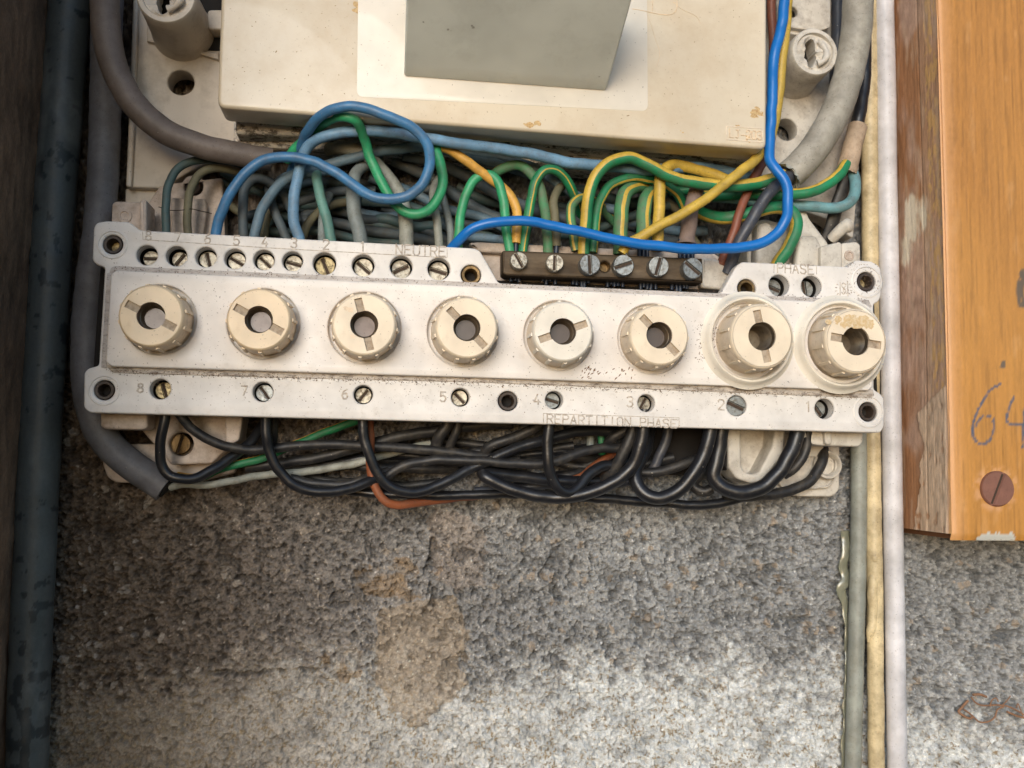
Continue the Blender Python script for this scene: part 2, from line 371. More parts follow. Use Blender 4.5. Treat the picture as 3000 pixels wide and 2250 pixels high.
# ------------------------------------------------------------------ the concrete block wall behind everything
def build_wall():
    def axis(segs):
        out = []
        for a, b, s in segs: out.append(np.arange(a, b, s))
        return np.unique(np.concatenate(out+[[segs[-1][1]]]))
    xs = axis([(-.8, -.235, .02), (-.235, .372, .00062), (.372, .47, .0007), (.47, .95, .02)])
    zs = axis([(-.6, -.235, .02), (-.235, .055, .00062), (.055, .34, .0018), (.34, .9, .03)])
    X, Z = np.meshgrid(xs, zs); px, py = proj(X, X*0, Z)
    wx = X+(fbm(X, Z, 60, 3)-.5)*.004+(fbm(X, Z, 500, 5, 2)-.5)*.0012; wz = Z+(fbm(X, Z, 60, 9)-.5)*.004+(fbm(X, Z, 500, 7, 2)-.5)*.0012
    a1, a2, ac, at = worley(wx, wz, 200, 11); b1, b2, bc, bt = worley(wx, wz, 430, 12); c1, c2, cc, ct = worley(X, Z, 820, 13)
    d1, d2, dc, dt = worley(wx, wz, 75, 15)
    big = fbm(X, Z, 12, 21, 5); mid = fbm(X, Z, 90, 31, 4); fine = fbm(X, Z, 500, 41, 3)
    bnd = 1972+14*np.sin(px/190)+(fbm(X, Z, 30, 51, 5)-.5)*260+np.where(px > 1350, 10*(px-1350)/500, 0)+np.where(px > 2590, 90, 0)
    low = sstep(-110, 120, py-bnd+(fbm(X, Z, 240, 53, 3)-.5)*280)
    edge = lambda f1, f2: np.clip((f2-f1)*4.5, 0, 1)
    stone = (ac > .55)*edge(a1, a2)
    Hup = stone*(.0013*(ac-.2)+.0022*at)+edge(b1, b2)*(.0014*bc+.0016*bt)+edge(c1, c2)*(.0007*cc+.0009*ct)+(mid-.5)*.0026+(fine-.5)*.0006+(big-.5)*.004+.0012*(dc > .8)*edge(d1, d2)
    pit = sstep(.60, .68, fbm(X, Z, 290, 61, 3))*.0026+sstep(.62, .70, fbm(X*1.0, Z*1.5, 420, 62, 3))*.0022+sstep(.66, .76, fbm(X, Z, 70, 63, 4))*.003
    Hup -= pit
    Hlow = edge(b1, b2)*(.0010*bc+.0012*bt)+edge(c1, c2)*(.0010*cc+.0010*ct)+(mid-.5)*.0024+(fine-.5)*.0018+.0006-sstep(.56, .64, fbm(X, Z, 330, 65, 3))*.0026
    # smooth mortar smear (brown) and other smears
    jx = px+(fbm(X, Z, 110, 71, 4)-.5)*60; jy = py+(fbm(X, Z, 110, 75, 4)-.5)*60
    P = lambda L: [(1000+a/2.075, 1450+b/2.075) for a, b in L]
    smear = pip(jx, jy, P([(215, 740), (330, 700), (560, 620), (700, 640), (740, 760), (770, 900), (800, 985), (700, 960), (745, 1130), (690, 1240), (590, 1300), (480, 1420), (400, 1440), (340, 1340), (240, 1240), (205, 1150), (235, 1000)]))
    gold = pip(jx, jy, P([(90, 470), (250, 420), (430, 400), (560, 600), (420, 650), (230, 620), (110, 560)])) | pip(jx, jy, P([(-150, 990), (20, 930), (120, 960), (100, 1090), (40, 1170), (-40, 1130), (-60, 1050)]))
    pinkp = pip(jx, jy, P([(560, 60), (760, 110), (880, 330), (870, 560), (700, 620), (560, 500), (540, 260)]))
    smear = smear.astype(float); gold = gold.astype(float)*.8*sstep(.35, .5, mid)
    flat = np.clip(smear+pinkp*.4, 0, 1)
    Hh = Hup*(1-low)+Hlow*low; Hh = Hh*(1-.4*flat)+flat*.0008
    # cracks and the block joint
    def crack(pts, wdt, dep):
        best = np.full(X.shape, 1e9); sx = px+(fbm(X, Z, 160, 81, 3)-.5)*34; sy = py+(fbm(X, Z, 160, 85, 3)-.5)*30
        for (x0, y0), (x1, y1) in zip(pts[:-1], pts[1:]):
            dx, dy = x1-x0, y1-y0; t = np.clip(((sx-x0)*dx+(sy-y0)*dy)/(dx*dx+dy*dy), 0, 1)
            best = np.minimum(best, np.hypot(sx-x0-t*dx, sy-y0-t*dy))
        brk = sstep(.36, .5, fbm(X, Z, 130, 89, 3))
        return dep*(1-sstep(wdt*.4, wdt, best))*brk
    ck = crack([(250, 1985), (420, 1978), (600, 1975), (700, 1975), (830, 1965), (950, 1962)], 8, .005)
    ck = ck+crack([(1040, 1960), (1120, 1955)], 6, .004)+crack([(1268, 1580), (1262, 1700), (1268, 1740), (1262, 1795)], 12, .006)
    ck = ck+crack([(1885, 1640), (1905, 1700), (1960, 1790), (1985, 1860)], 6, .003)+crack([(1530, 1600), (1545, 1570), (1560, 1520)], 8, .004)
    ck = ck+crack([(1360, 1930), (1450, 1935), (1520, 1890)], 6, .003)+crack([(1640, 2120), (1760, 2060), (1900, 2040)], 4, .002)
    Hh = Hh-ck-.004
    # colour of the material, with some shade painted in
    lr = sstep(150, 1900, px)[..., None]  # fading light painted into the albedo: darker and browner to the left
    up = lin(118, 103, 88)*(1-lr)+lin(150, 151, 151)*lr
    tint = np.stack([(bc-.5)*.10+(ac-.5)*.08, (bc-.5)*.08+(ac-.5)*.07, (bc-.5)*.05+(ac-.5)*.07], -1)
    up = up*(1+(bc-.5)[..., None]*.38+(ac-.5)[..., None]*.18*stone[..., None]+(cc-.5)[..., None]*.42+tint*1.2+((big-.5)*.6)[..., None]+((fine-.5)*.7)[..., None])
    warm = ((ac > .965) & (a2-a1 > .15))[..., None]; up = np.where(warm, lin(158, 147, 134)*(.8+.5*fine[..., None]), up)
    warm2 = ((bc > .985) & (b2-b1 > .15))[..., None]; up = np.where(warm2, lin(168, 158, 146)*(.8+.5*fine[..., None]), up)
    lo = lin(152, 138, 120)*(1-lr)+lin(212, 215, 215)*lr
    lo = lo*(1+((fine-.5)*.5+(mid-.5)*.5+(cc-.5)*.35+(bc-.5)*.2)[..., None]+tint)
    agg = (sstep(.55, .7, cc)*edge(c1, c2)*sstep(.48, .6, fbm(X, Z, 300, 91, 2)))[..., None]
    lo = lo*(1-agg)+lin(150, 134, 108)*agg
    c = up*(1-low[..., None])+lo*low[..., None]
    smc = lin(160, 142, 118)*(.85+.35*fine[..., None]+.2*(mid[..., None]-.5))
    _sm = .58*smear[..., None]; c = c*(1-_sm)+smc*(1+(bc-.5)[..., None]*.3+(cc-.5)[..., None]*.25)*_sm
    c = c*(1-.6*gold[..., None])+lin(150, 118, 70)*.6*gold[..., None]
    c = np.where(pinkp[..., None], c*np.array([1.12, 1.02, .94]), c)
    c = c*(1-.38*sstep(.0004, .002, pit*(1-.6*low)+ck))[..., None]; gl = ((fbm(X, Z, 900, 97, 1) > .93) & (low < .6))[..., None]; c = np.where(gl, np.minimum(.75, c*2.2), c)  # painted shade: pits and cracks darkened in the colour
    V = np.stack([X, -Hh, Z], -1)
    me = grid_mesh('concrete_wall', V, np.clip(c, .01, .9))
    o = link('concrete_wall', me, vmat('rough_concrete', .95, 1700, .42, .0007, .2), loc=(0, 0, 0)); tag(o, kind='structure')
build_wall()
#@@SPLIT@@

# ------------------------------------------------------------------ wooden cabinet sides
def wood_right():
    """square post: weathered side face towards the box, varnished orange front"""
    H = .065; xw = W(2614, 1120, 0).x
    zb = W(2700, 1556, 40).z; ztop = .62; xr = xw+.34
    root = thing('wooden_post', 'thick orange varnished wooden board with 64 written on it', 'wooden board', (xw, 0, zb))
    # side face: X = xw + h*lean ; front face
    def paintside():
        zs = np.arange(zb, ztop, .0012); hs = np.linspace(0, H, 70)
        Hh, Z = np.meshgrid(hs, zs); u = Hh/H
        uu = u+(fbm(Hh, Z, 30, 101, 4)-.5)*.10
        g = fbm(Hh*9, Z*.35, 120, 103, 4); g2 = fbm(Hh*14, Z*.5, 220, 107, 3); bl = fbm(Hh*1.6, Z, 22, 105, 4); sp = fbm(Hh*2, Z, 140, 111, 4)
        c = lin(152, 110, 78)*(1+(g-.5)[..., None]*.55+(g2-.5)[..., None]*.35)
        rose = lin(176, 150, 134)*(1+(sp-.5)[..., None]*.8); k = sstep(.42, .62, bl)[..., None]*.75
        c = c*(1-k)+rose*k
        strip = (sstep(.60, .63, uu)*(1-sstep(.95, .99, uu)))[..., None]
        _, py = proj(xw+Hh*0, Hh, Z)
        sc = lin(170, 140, 116)*(1+(g2-.5)[..., None]*1.1); c = c*(1-.55*strip)+sc*.55*strip
        ply = (sstep(.72, .74, u+(sp-.5)*.1)*(1-sstep(.93, .95, u+(sp-.5)*.1)))[..., None]*sstep(.42, .6, fbm(Hh*3, Z, 160, 121, 3))[..., None]
        ply = ply*(1-sstep(1130, 1180, py))[..., None]
        c = c*(1-.7*ply)+lin(196, 158, 100)*.7*ply
        # bare fibre patch low down, pale streaks
        un = u+(fbm(Hh, Z, 55, 141, 4)-.5)*.30
        bare = ((un > .56-.12*sstep(1250, 1450, py)+.16*sstep(1180, 1100, py)+.08*np.sin(py/70)) & (u < .95) & (py > 1120+(1-u)*170))
        bare = bare.astype(float)*sstep(.2, .35, sp)
        c = c*(1-.7*bare[..., None])+lin(196, 176, 154)*(1+(g2-.5)[..., None]*.9+(sp-.5)[..., None]*.5)*.7*bare[..., None]
        st = sstep(.54, .66, fbm(Hh*7, Z*1.1, 34, 131, 4)+.10*np.exp(-((py-640)/110)**2)-.06)[..., None]
        c = c*(1-.35*st)+lin(190, 168, 144)*.35*st
        wq = np.maximum(np.exp(-((u-.42)/.16)**2-((py-640)/75)**4), np.exp(-((u-.30)/.16)**2-((py-735)/55)**4)*.8)+np.exp(-((u-.66)/.07)**2-((py-620)/60)**4)*.7
        wk = sstep(.30, .62, wq*(.35+1.1*fbm(Hh*5, Z*1.2, 60, 151, 4)))[..., None]; c = c*(1-.85*wk)+lin(214, 206, 186)*.85*wk
        edgeb = (sstep(.955, .985, uu))[..., None]; c = c*(1-edgeb)+lin(205, 160, 110)*edgeb
        rel = (g-.5)*.0005+(g2-.5)*.0003-.0007*((u > .615) & (u < .63))-.0005*((u > .945) & (u < .955))+bare*.0005+(sp-.5)*.0004
        bend = .0012*np.sin(Z*9)
        V = np.stack([xw-rel+bend, -Hh, Z], -1); c = c*1.28
        return link('weathered_side', grid_mesh('weathered_side', V, np.clip(c, .02, .9)), vmat('weathered_wood_side', .8, 1500, .28, .00025, .25, (3, 3, .25)), root)
    def paintfront():
        xs = np.arange(xw, xr, .0011); zs = np.arange(zb-.004, ztop, .0016)
        X, Z = np.meshgrid(xs, zs); px, py = proj(X, X*0+H, Z)
        g = fbm(X*10, Z*.25, 90, 201, 4); g2 = fbm(X*24, Z*.35, 45, 205, 3); bl = fbm(X*1.5, Z, 10, 207, 3); sp = fbm(X, Z, 400, 211, 3)
        c = lin(178, 125, 60)*(1+(g-.5)[..., None]*.22+(g2-.5)[..., None]*.30+(fbm(X*6, Z, 300, 241, 2)-.5)[..., None]*.22+(bl-.5)[..., None]*np.array([.3, .4, .5]))
        pore = sstep(.60, .78, fbm(X*30, Z*.8, 40, 221, 2))[..., None]; c = c*(1-.20*pore)
        lt = sstep(.66, .8, fbm(X*2, Z*.8, 60, 223, 4))[..., None]; c = c*(1-.2*lt)+lin(216, 170, 116)*.2*lt
        _ev = sstep(.012, .0, X-xw-.001+(sp-.5)*.004)[..., None]; c = c*(1-.6*_ev)+lin(214, 160, 108)*.6*_ev
        # crayon "64" and smears, drawn as strokes that skip on the grain
        def stroke(pts, wd, col, am, grain=.38):
            nonlocal c
            L = catmull([(a, b, 0) for a, b in pts], 6); best = np.full(X.shape, 1e9)
            for (x0, y0, _), (x1, y1, _) in zip(L[:-1], L[1:]):
                dx, dy = x1-x0, y1-y0; t = np.clip(((px-x0)*dx+(py-y0)*dy)/(dx*dx+dy*dy+1e-9), 0, 1)
                best = np.minimum(best, np.hypot(px-x0-t*dx, py-y0-t*dy))
            k = (1-sstep(wd*.7, wd, best))*sstep(grain-.12, grain+.05, fbm(X*3, Z, 420, 231, 3))*am
            c = c*(1-k[..., None])+col*k[..., None]
        bl_ = lin(66, 84, 108)
        stroke([(2932, 1124), (2905, 1140), (2880, 1172), (2862, 1210), (2850, 1250), (2853, 1282), (2870, 1298), (2890, 1297), (2906, 1278), (2912, 1248), (2905, 1222), (2886, 1217), (2868, 1230), (2856, 1250)], 4.2, bl_, .9)
        stroke([(2970, 1162), (2955, 1200), (2950, 1235), (2965, 1246), (2990, 1244), (3030, 1240)], 4.2, bl_, .9)
        stroke([(3003, 1190), (2999, 1250), (2995, 1310)], 4.6, bl_, .9)
        stroke([(2940, 1064), (2937, 1074)], 8.5, lin(88, 84, 78), .9, .2)
        stroke([(2997, 800), (2988, 850), (2994, 892)], 13, lin(84, 80, 74), .9, .3)
        pale = pip(px, py+(sp-.5)*26, [(2868, 1566), (2890, 1562), (2925, 1560), (2960, 1563), (2975, 1572), (2980, 1600), (2860, 1600)])
        c = np.where(pale[..., None], lin(190, 190, 182), c)
        for (cx, cy, r_) in ((2918, 1432, 60),):
            k = (sstep(r_+16, r_-4, np.hypot(px-cx, py-cy))*sstep(.42, .6, sp))[..., None]; c = c*(1-.5*k)+lin(214, 165, 125)*.5*k
        rel = (g-.5)*.0003+(g2-.5)*.0002-.0012*sstep(.003, 0, X-xw)-.0014*sstep(.0035, 0, Z-zb+.004)
        V = np.stack([X, -H-rel, Z], -1)
        return link('varnished_front', grid_mesh('varnished_front', V, np.clip(c, .02, .9)), vmat('orange_varnished_wood', .42, 1800, .14, .00008, .45, (4, 4, .2)), root)
    paintside(); f = paintfront()
    # solid core, a hair behind the two worked faces, with its sawn lower end
    me = box('board_core', xw+.004, xr, -H+.0012, .001, zb-.0035, ztop)
    link('board_core', me, mat('sawn_wood_end', srgb(120, 80, 50), .8, srgb(60, 40, 28), 200, bump=.0003), root)
    # painted-over screw
    c = W(2918, 1432, 65); r = 48*pxs(2918, 1432, 65)
    paint = mat('brown_painted_screw', srgb(126, 86, 72), .6, srgb(90, 60, 50), 400, bump=.0002)
    s = screw('wood_screw', root, c, r, 112, .0008, paint, 'slotdark', slot=.075, depth=.0014)
    return root

def screw(name, parent, c, r, ang, rise, m, mslot='slotdark', slot=.11, depth=.0016, label=None):
    """slotted screw head: two half moons on a lower disc, so the slot is a real groove. ang = slot direction on the photo, degrees clockwise"""
    a = -R(ang); hw = r*slot; vs = []; fs = []; n = 14
    C = Vector(c); y0 = -rise; 
    def add(pts, zlo, zhi, bev):
        b = len(vs); k = len(pts); cx = sum(p[0] for p in pts)/k; cy = sum(p[1] for p in pts)/k
        for (s, z) in ((1, zlo), (1, zhi-bev), (1-bev/r*1.2, zhi)):
            for p in pts: vs.append((cx+(p[0]-cx)*s, z, cy+(p[1]-cy)*s))
        for L_ in range(2):
            for i in range(k):
                j = (i+1) % k; fs.append((b+L_*k+i, b+L_*k+j, b+(L_+1)*k+j, b+(L_+1)*k+i))
        fs.append(tuple(range(b+2*k, b+3*k)))
    t0 = math.asin(min(.9, hw/r))
    for sgn in (1, -1):
        pts = [(r*math.cos(t0+(math.pi-2*t0)*i/n), sgn*r*math.sin(t0+(math.pi-2*t0)*i/n)) for i in range(n+1)]
        add(pts, 0, depth, r*.09)
    add([(r*.99*math.cos(i*math.tau/28), r*.99*math.sin(i*math.tau/28)) for i in range(28)], -depth*1.5, .0002, .0001)
    out = []
    jx = random.uniform(-.05, .05); jz = random.uniform(-.05, .05)
    for x, z, y in vs:
        X = x*math.cos(a)-y*math.sin(a); Y = x*math.sin(a)+y*math.cos(a)
        out.append((C.x+X, C.y-(z+rise)+X*jx+Y*jz, C.z+Y))
    me = fixn(mesh(name, out, fs), 30)
    o = link(name, me, m, parent)
    if label: o['label'] = label
    if mslot:
        q = []
        for x, y in ((-r*.9, -hw*.8), (r*.9, -hw*.8), (r*.9, hw*.8), (-r*.9, hw*.8)):
            X = x*math.cos(a)-y*math.sin(a); Y = x*math.sin(a)+y*math.cos(a); q.append((C.x+X, C.y-(.0003+rise)+X*jx+Y*jz, C.z+Y))
        link('slot_strip', mesh('slot_strip', q, [(0, 1, 2, 3)]), M[mslot], o)  # dark strip along the slot floor
    return o

def wood_left():
    xw = W(108, 1125, 0).x
    # inner face of the left cabinet side, carried out of view to shade the left
    zs = np.arange(-.42, .5, .002); hs = np.arange(0, .38, .002); Hh, Z = np.meshgrid(hs, zs)
    g = fbm(Hh, Z*.35, 260, 301, 4); bl = fbm(Hh, Z, 30, 305, 4)
    c = lin(128, 104, 84)*(1+(g-.5)[..., None]*.9+(bl-.5)[..., None]*.5)
    rel = (g-.5)*.0016+(bl-.5)*.001
    V = np.stack([xw+rel, -Hh, Z], -1)
    root = thing('cabinet_side_board', 'dark rough chipboard side panel at the left edge', 'board', (xw, 0, -.3))
    link('rough_face', grid_mesh('rough_face', V[::-1], np.clip(c[::-1], .02, .9)), vmat('rough_chipboard', .9, 900, .35, .0006, .2, (1, 1, .4)), root)
    vs = []
    for z in (-.43, .51):
        b = xw-.0015
        vs += [(b, 0.01, z), (b, -.381, z), (b-.022, -.381, z), (b-.022, 0.01, z)]
    link('board_core', mesh('board_core', vs, [(0, 1, 2, 3), (7, 6, 5, 4), (0, 4, 5, 1), (1, 5, 6, 2), (2, 6, 7, 3), (3, 7, 4, 0)]),
         mat('chipboard_core', srgb(110, 84, 60), .9, srgb(60, 45, 30), 300, bump=.0004), root)
wood_right(); wood_left()

# ------------------------------------------------------------------ pipes and hoses
PIPE = mat('blue_grey_painted_pipe', srgb(82, 92, 102), .42, srgb(34, 42, 50), 55, .52, .60, .85, [(150, .66, srgb(24, 28, 32), .9)], .0002, 200, vary=.1)
def longtube(pts, h, d, m, label, name, cat, **k): return wire(pts, h, d, m, label, name=name, cat=cat, sides=28, step=.004, **k)
def pipe_paint(o):
    me = o.data; n = len(me.vertices); co = np.empty(n*3, np.float32); me.vertices.foreach_get('co', co); co = co.reshape(-1, 3)+np.array(o.location)
    X, Z = co[:, 0]*1.0, co[:, 2]; c = np.tile(lin(80, 86, 86), (n, 1))*(1+(fbm(X, Z*.6, 60, 401, 5)-.5)[:, None]*.5)
    lowd = sstep(-.05, -.20, Z); chip = sstep(.685, .70, fbm(X, Z*.8, 190, 411, 4)+lowd*.14*sstep(.4, .6, fbm(X, Z*.4, 40, 415, 3)))
    c = c*(1-.8*chip[:, None])+lin(34, 42, 46)*.8*chip[:, None]
    pale = sstep(.60, .80, fbm(X, Z*.4, 70, 421, 4)+lowd*.04); c = c*(1-.3*pale[:, None])+lin(128, 130, 128)*.4*pale[:, None]
    at = me.color_attributes.new('col', 'FLOAT_COLOR', 'POINT'); at.data.foreach_set('color', np.concatenate([c, np.ones((n, 1))], -1).reshape(-1).astype(np.float32))
    me.materials.clear(); me.materials.append(vmat('chipped_pipe_paint', .45, 400, .15, .0002, .45))
PO = wire([(213, -160), (205, 0), (178, 350), (158, 600), (134, 1000), (112, 1400), (92, 1850), (78, 2250), (70, 2450)], 16, 122, PIPE,
         'thick blue grey painted pipe with chipped paint running down the far left', name='pipe', cat='pipe', wob=.0004, sides=110, step=.0012); pipe_paint(PO)
wire([(318, -150), (313, 60), (309, 300), (300, 550), (283, 720), (262, 880), (253, 1020), (262, 1160), (292, 1262), (350, 1335), (420, 1385), (486, 1428)], (28, 24), 92, M['hose_gr'],
     'mid grey hose curving down the left side and ending open below the panel', name='hose', cat='hose', sides=28, step=.003)
wire([(304, -160, 58), (306, 0, 57), (313, 105, 56), (342, 215, 55, 82), (395, 308, 54, 80), (475, 380, 52, 78), (580, 425, 50, 74), (690, 450, 47, 72), (797, 468, 44, 68)], 50, 86, M['hose_dk'],
     'mauve grey hose sweeping from the top left under the meter box', name='hose', cat='hose', sides=28, step=.003)
# bits at the cut ends
wire([(476, 1420, 24), (506, 1440, 24)], 24, 62, M['dark'], 'dark hollow open end of the mid grey hose', name='hose_opening', cat='opening', sides=20) if False else None
hl = wire([(2519, -160), (2514, 0), (2511, 72), (2500, 150), (2480, 238), (2450, 325), (2402, 412), (2350, 478), (2312, 512)], (60, 48), 82, M['hose_lt'],
     'light grey thick cable sheath curving past the right post with a torn end', name='cable_sheath', cat='cable', sides=28, step=.003)
sub_tube('hose_bore_shade', bpy.data.objects['hose'], [(470, 1418, 24), (489.5, 1430.5, 24)], 24, 66, M['dark'], 24)  # near-black plug stands for the shade inside the open end
for a, b in ((-12, 0), (6, 3), (16, -2)): sub_tube('hose_core', bpy.data.objects['hose.001'], [(785, 466+a, 43), (812, 460+a*.5, 42), (845, 452+b, 36), (880, 440, 30)], 42, 17, M['tan'], 10, .0003)
# torn rim
def torn_rim(parent, x, y, h, d, ang, m):
    c = W(x, y, h); r = d/2*pxs(x, y, h); ax = Vector((math.cos(R(ang)), 0, -math.sin(R(ang)))); u = Vector((0, -1, 0)); v = ax.cross(u)
    vs = []; fs = []; n = 36
    for i in range(n):
        t = i*math.tau/n; o_ = u*math.cos(t)+v*math.sin(t)
        vs += [c+o_*r*1.0, c+o_*r*(1.06+.1*random.random())+ax*r*random.uniform(.05, .30), c+o_*r*.78+ax*r*random.uniform(0, .15), c+o_*r*.7-ax*r*.4]
    for i in range(n):
        j = (i+1) % n
        for k in range(3): fs.append((i*4+k, j*4+k, j*4+k+1, i*4+k+1))
    return link('torn_rim', mesh('torn_rim', vs, fs), m, parent)
torn_rim(hl, 2311, 512, 48, 80, 136, M['palegrey'])
sub_tube('dark_core', hl, [(2325, 500, 48), (2300, 520, 49), (2285, 536, 50)], 49, 52, M['black2'], 16)
longtube([(2594, -160), (2589, 0), (2594, 217), (2599, 550), (2604, 800), (2610, 1150), (2614, 1400), (2620, 1750), (2629, 2250), (2634, 2420)], 14, 53, M['tubewhite'],
         'white plastic conduit running straight down beside the wooden board', 'conduit', 'conduit', wob=.0001)
yt = longtube([(2544, -160), (2547, 217), (2548, 550), (2550, 800), (2553, 1150), (2557, 1400), (2563, 1750), (2568, 2250), (2572, 2420)], 11, 44, M['tubecream'],
         'cream yellow conduit between the white and the grey conduits', 'conduit', 'conduit', wob=.0004)
sub_tube('glue_blob', yt, [(2556, 1606, 13, 14), (2562, 1636, 14, 26), (2563, 1660, 13.4, 14), (2557, 1700, 13.4, 26), (2558, 1760, 13.4, 30), (2557, 1810, 13.2, 26), (2552, 1850, 13, 26), (2544, 1880, 11, 8)], 13, 22, M['tubecream'], 14, .0007)
longtube([(2512, 900), (2514, 1150), (2516, 1350), (2515, 1600), (2508, 1900), (2499, 2250), (2494, 2420)], 10, 44, M['tubegrey'],
         'greyish green conduit nearest the fuse panel at lower right', 'conduit', 'conduit', wob=.0004)
def glue():
    rs = random.Random(3); L = [(2474, 1555), (2478, 1600), (2472, 1650), (2476, 1700), (2464, 1720), (2474, 1760), (2476, 1820), (2482, 1880), (2480, 1960), (2478, 2100), (2474, 2260)]
    P = wpts([(x, y, 3, 30 if y < 1800 else 18) for x, y in L], 3, 30)
    P = [(p[0], p[1], p[2], p[3]*rs.uniform(.7, 1.2)) for p in P]
    tag(link('glue_bead', tube_mesh('glue_bead', P, 12, .002, None, .0015, True, .3), M['glue']), 'shiny dried clear glue smeared on the concrete beside the grey conduit', 'glue')
glue()

# ------------------------------------------------------------------ meter board, posts, meter box
def meter():
    mb = thing('meter_board', 'grubby white plastic mounting board behind the meter box', 'mounting board', W(1400, 520, 10))
    link('left_plate', plate('left_plate', [(396, -200), (378, 300), (368, 548), (470, 552), (560, 500), (620, 470), (760, 500), (760, -200)], 4, 20, 1.2, [(530, 241, 39)], round_px=10), M['board'], mb)
    link('rim', plate('rim', [(366, 552), (366, 596), (470, 600), (470, 556)], 2, 14, 1, round_px=8), M['board'], mb)
    link('edge_lip', plate('edge_lip', [(398, -200), (380, 300), (369, 545), (384, 548), (396, 300), (410, -200)], 20, 24, 1, round_px=5), M['board'], mb)
    link('recess_frame', plate('recess_frame', [(430, -200), (570, -200), (570, 100), (592, 148), (600, 152), (640, 152), (640, 175), (560, 150), (430, 120)], 20, 23, .8), M['board'], mb)
    link('pocket_shade', plate('pocket_shade', [(585, -100), (660, -100), (660, 148), (600, 148), (585, 120)], 20, 20.6, .1), M['dark'], mb)  # flat near-black sheet painted in for the shade of a pocket
    link('tab', plate('tab', [(607, 28), (690, 28), (690, 86), (607, 86)], 20, 32, 1.2, round_px=14), M['board'], mb)
    link('right_plate', plate('right_plate', [(2190, -200), (2536, -200), (2532, 300), (2500, 700), (2420, 640), (2300, 600), (2200, 560)], 3, 18, 1.2, [(2305, 379, 31)], round_px=10), M['board_r'], mb)
    link('terminal_flap', plate('terminal_flap', [(2262, -120), (2434, -120), (2434, 80), (2395, 92), (2280, 74)], 26, 31, .8, [(2322, 35, 15)], round_px=8), M['board_r'], mb)
    link('flap_foot', plate('flap_foot', [(2285, 70), (2392, 84), (2388, 112), (2300, 96)], 18, 27, .8, round_px=5), M['board_r'], mb)
    link('lower_ledge', plate('lower_ledge', [(684, 300), (684, 428), (1000, 440), (1500, 470), (2000, 520), (2222, 545), (2222, 300)], 6, 30, 1.5, round_px=10), M['cobweb'], mb)
    link('ledge_lip', plate('ledge_lip', [(690, 300), (690, 392), (1000, 398), (1500, 424), (2000, 458), (2218, 476), (2218, 300)], 30, 44, 1.5, round_px=10), M['cobweb'], mb)
    # hollow broken posts
    def post(x, y, hb, ht, rpx, m, label):
        top = W(x, y, ht); r = rpx*pxs(x, y, ht)
        hh = (ht-hb)/1000; base = top+Vector((0, hh, 0))
        br = lambda t, j: 1+.02*math.sin(3*t)
        p = link('post', lathe('post', base, [(r*1.16, 0), (r*1.08, hh*.12), (r*1.02, hh*.6), (r, hh-.0012), (r*.95, hh), (r*.80, hh), (r*.76, hh-.002), (r*.74, hh*.3)], 48), m, mb)
        p['label'] = label
        # ragged plug of broken plastic inside, leaving a dark gap
        vs = []; fs = []; n = 40; rs = random.Random(int(x))
        def ray_el(t, cx=-.12, a_=.24, b_=.60):      # distance to the rim of an off-centre elongated opening
            A = (math.cos(t)/a_)**2+(math.sin(t)/b_)**2; B = -2*cx*math.cos(t)/a_**2; Cc = (cx/a_)**2-1
            return (-B+math.sqrt(B*B-4*A*Cc))/(2*A)
        L = [top+Vector((r*.42*math.cos(q)+r*.08, .0005+.0015*math.sin(q*2), r*.5*math.sin(q))) for q in (1.3, .7, .2, -.4, -1.0, -1.5)]
        link('curled_lump', tube_mesh('curled_lump', [(v.x, v.y, v.z, r*(.10+.05*(k % 2)), 0) for k, v in enumerate(L)], 12, .001, None, .0009), m, p)
        for i in range(n):
            t = i*math.tau/n; rag = ray_el(t)+.02*math.sin(9*t)
            for q, dz in ((.80, -.002+.0005*math.sin(4*t)), ((.8+rag)/2, -.0018+.0009*math.sin(3*t+1)+rs.uniform(-.0003,.0003)), (rag, -.0030+.0010*math.sin(5*t)), (rag*.96, -.016)):
                vs.append(top+Vector((math.cos(t)*r*q, -dz, math.sin(t)*r*q)))
        for i in range(n):
            j = (i+1) % n
            for k in range(3): fs.append((i*4+k, j*4+k, j*4+k+1, i*4+k+1))
        link('broken_plug', mesh('broken_plug', vs, fs), m, p)
        link('post_hole', lathe('post_hole', base+Vector((0, 0, 0)), [(r*.73, hh*.55), (0.0001, hh*.56)], 32), M['dark'], p)
    post(486, -14, 20, 66, 88, M['board'], 'broken hollow post at the upper left')
    post(2388, 151, 18, 52, 68, M['board_r'], 'broken hollow post at the upper right')
    # meter box
    x = thing('meter_box', 'cream enamelled meter box with a grey visor, seen from below', 'meter box', W(1450, 200, 40))
    link('housing', plate('housing', [(700, -220), (692, 318), (2206, 432), (2212, -220)], 22, 52, 1.5, round_px=14), M['meter'], x)
    link('cover', plate('cover', [(656, -220), (636, 314), (2246, 437), (2248, -220)], 52, 75, 2.2, round_px=26, seg=4), M['meter'], x)
    link('window_frame', plate('window_frame', [(1052, -220), (1045, 284), (1898, 326), (1894, -220)], 74.5, 75.12, .12, round_px=22), M['meter_win'], x)
    # visor: wedge whose grey face leans out as it rises
    a, b = W(1184, 219, 76.5), W(1776, 262, 76.5)
    c0_ = W(1860, 0, 134); zt = a.z+(c0_.z-b.z)*1.7; HT_ = 77+(134-77)*1.7
    xl, xr = a.x, b.x; zb_ = (a.z+b.z)/2
    prof = [(0, zb_, 76), (.001, zb_, 78), (1, zb_+.0012, 80), (2, zb_+.004, 82.2)]
    N = 14; vs = []; fs = []
    zlist = []; 
    for i in range(N+1):
        t = i/N; z = zb_+(zt-zb_)*t; h = 77+(HT_-77)*(t**.93)
        zlist.append((z, h))
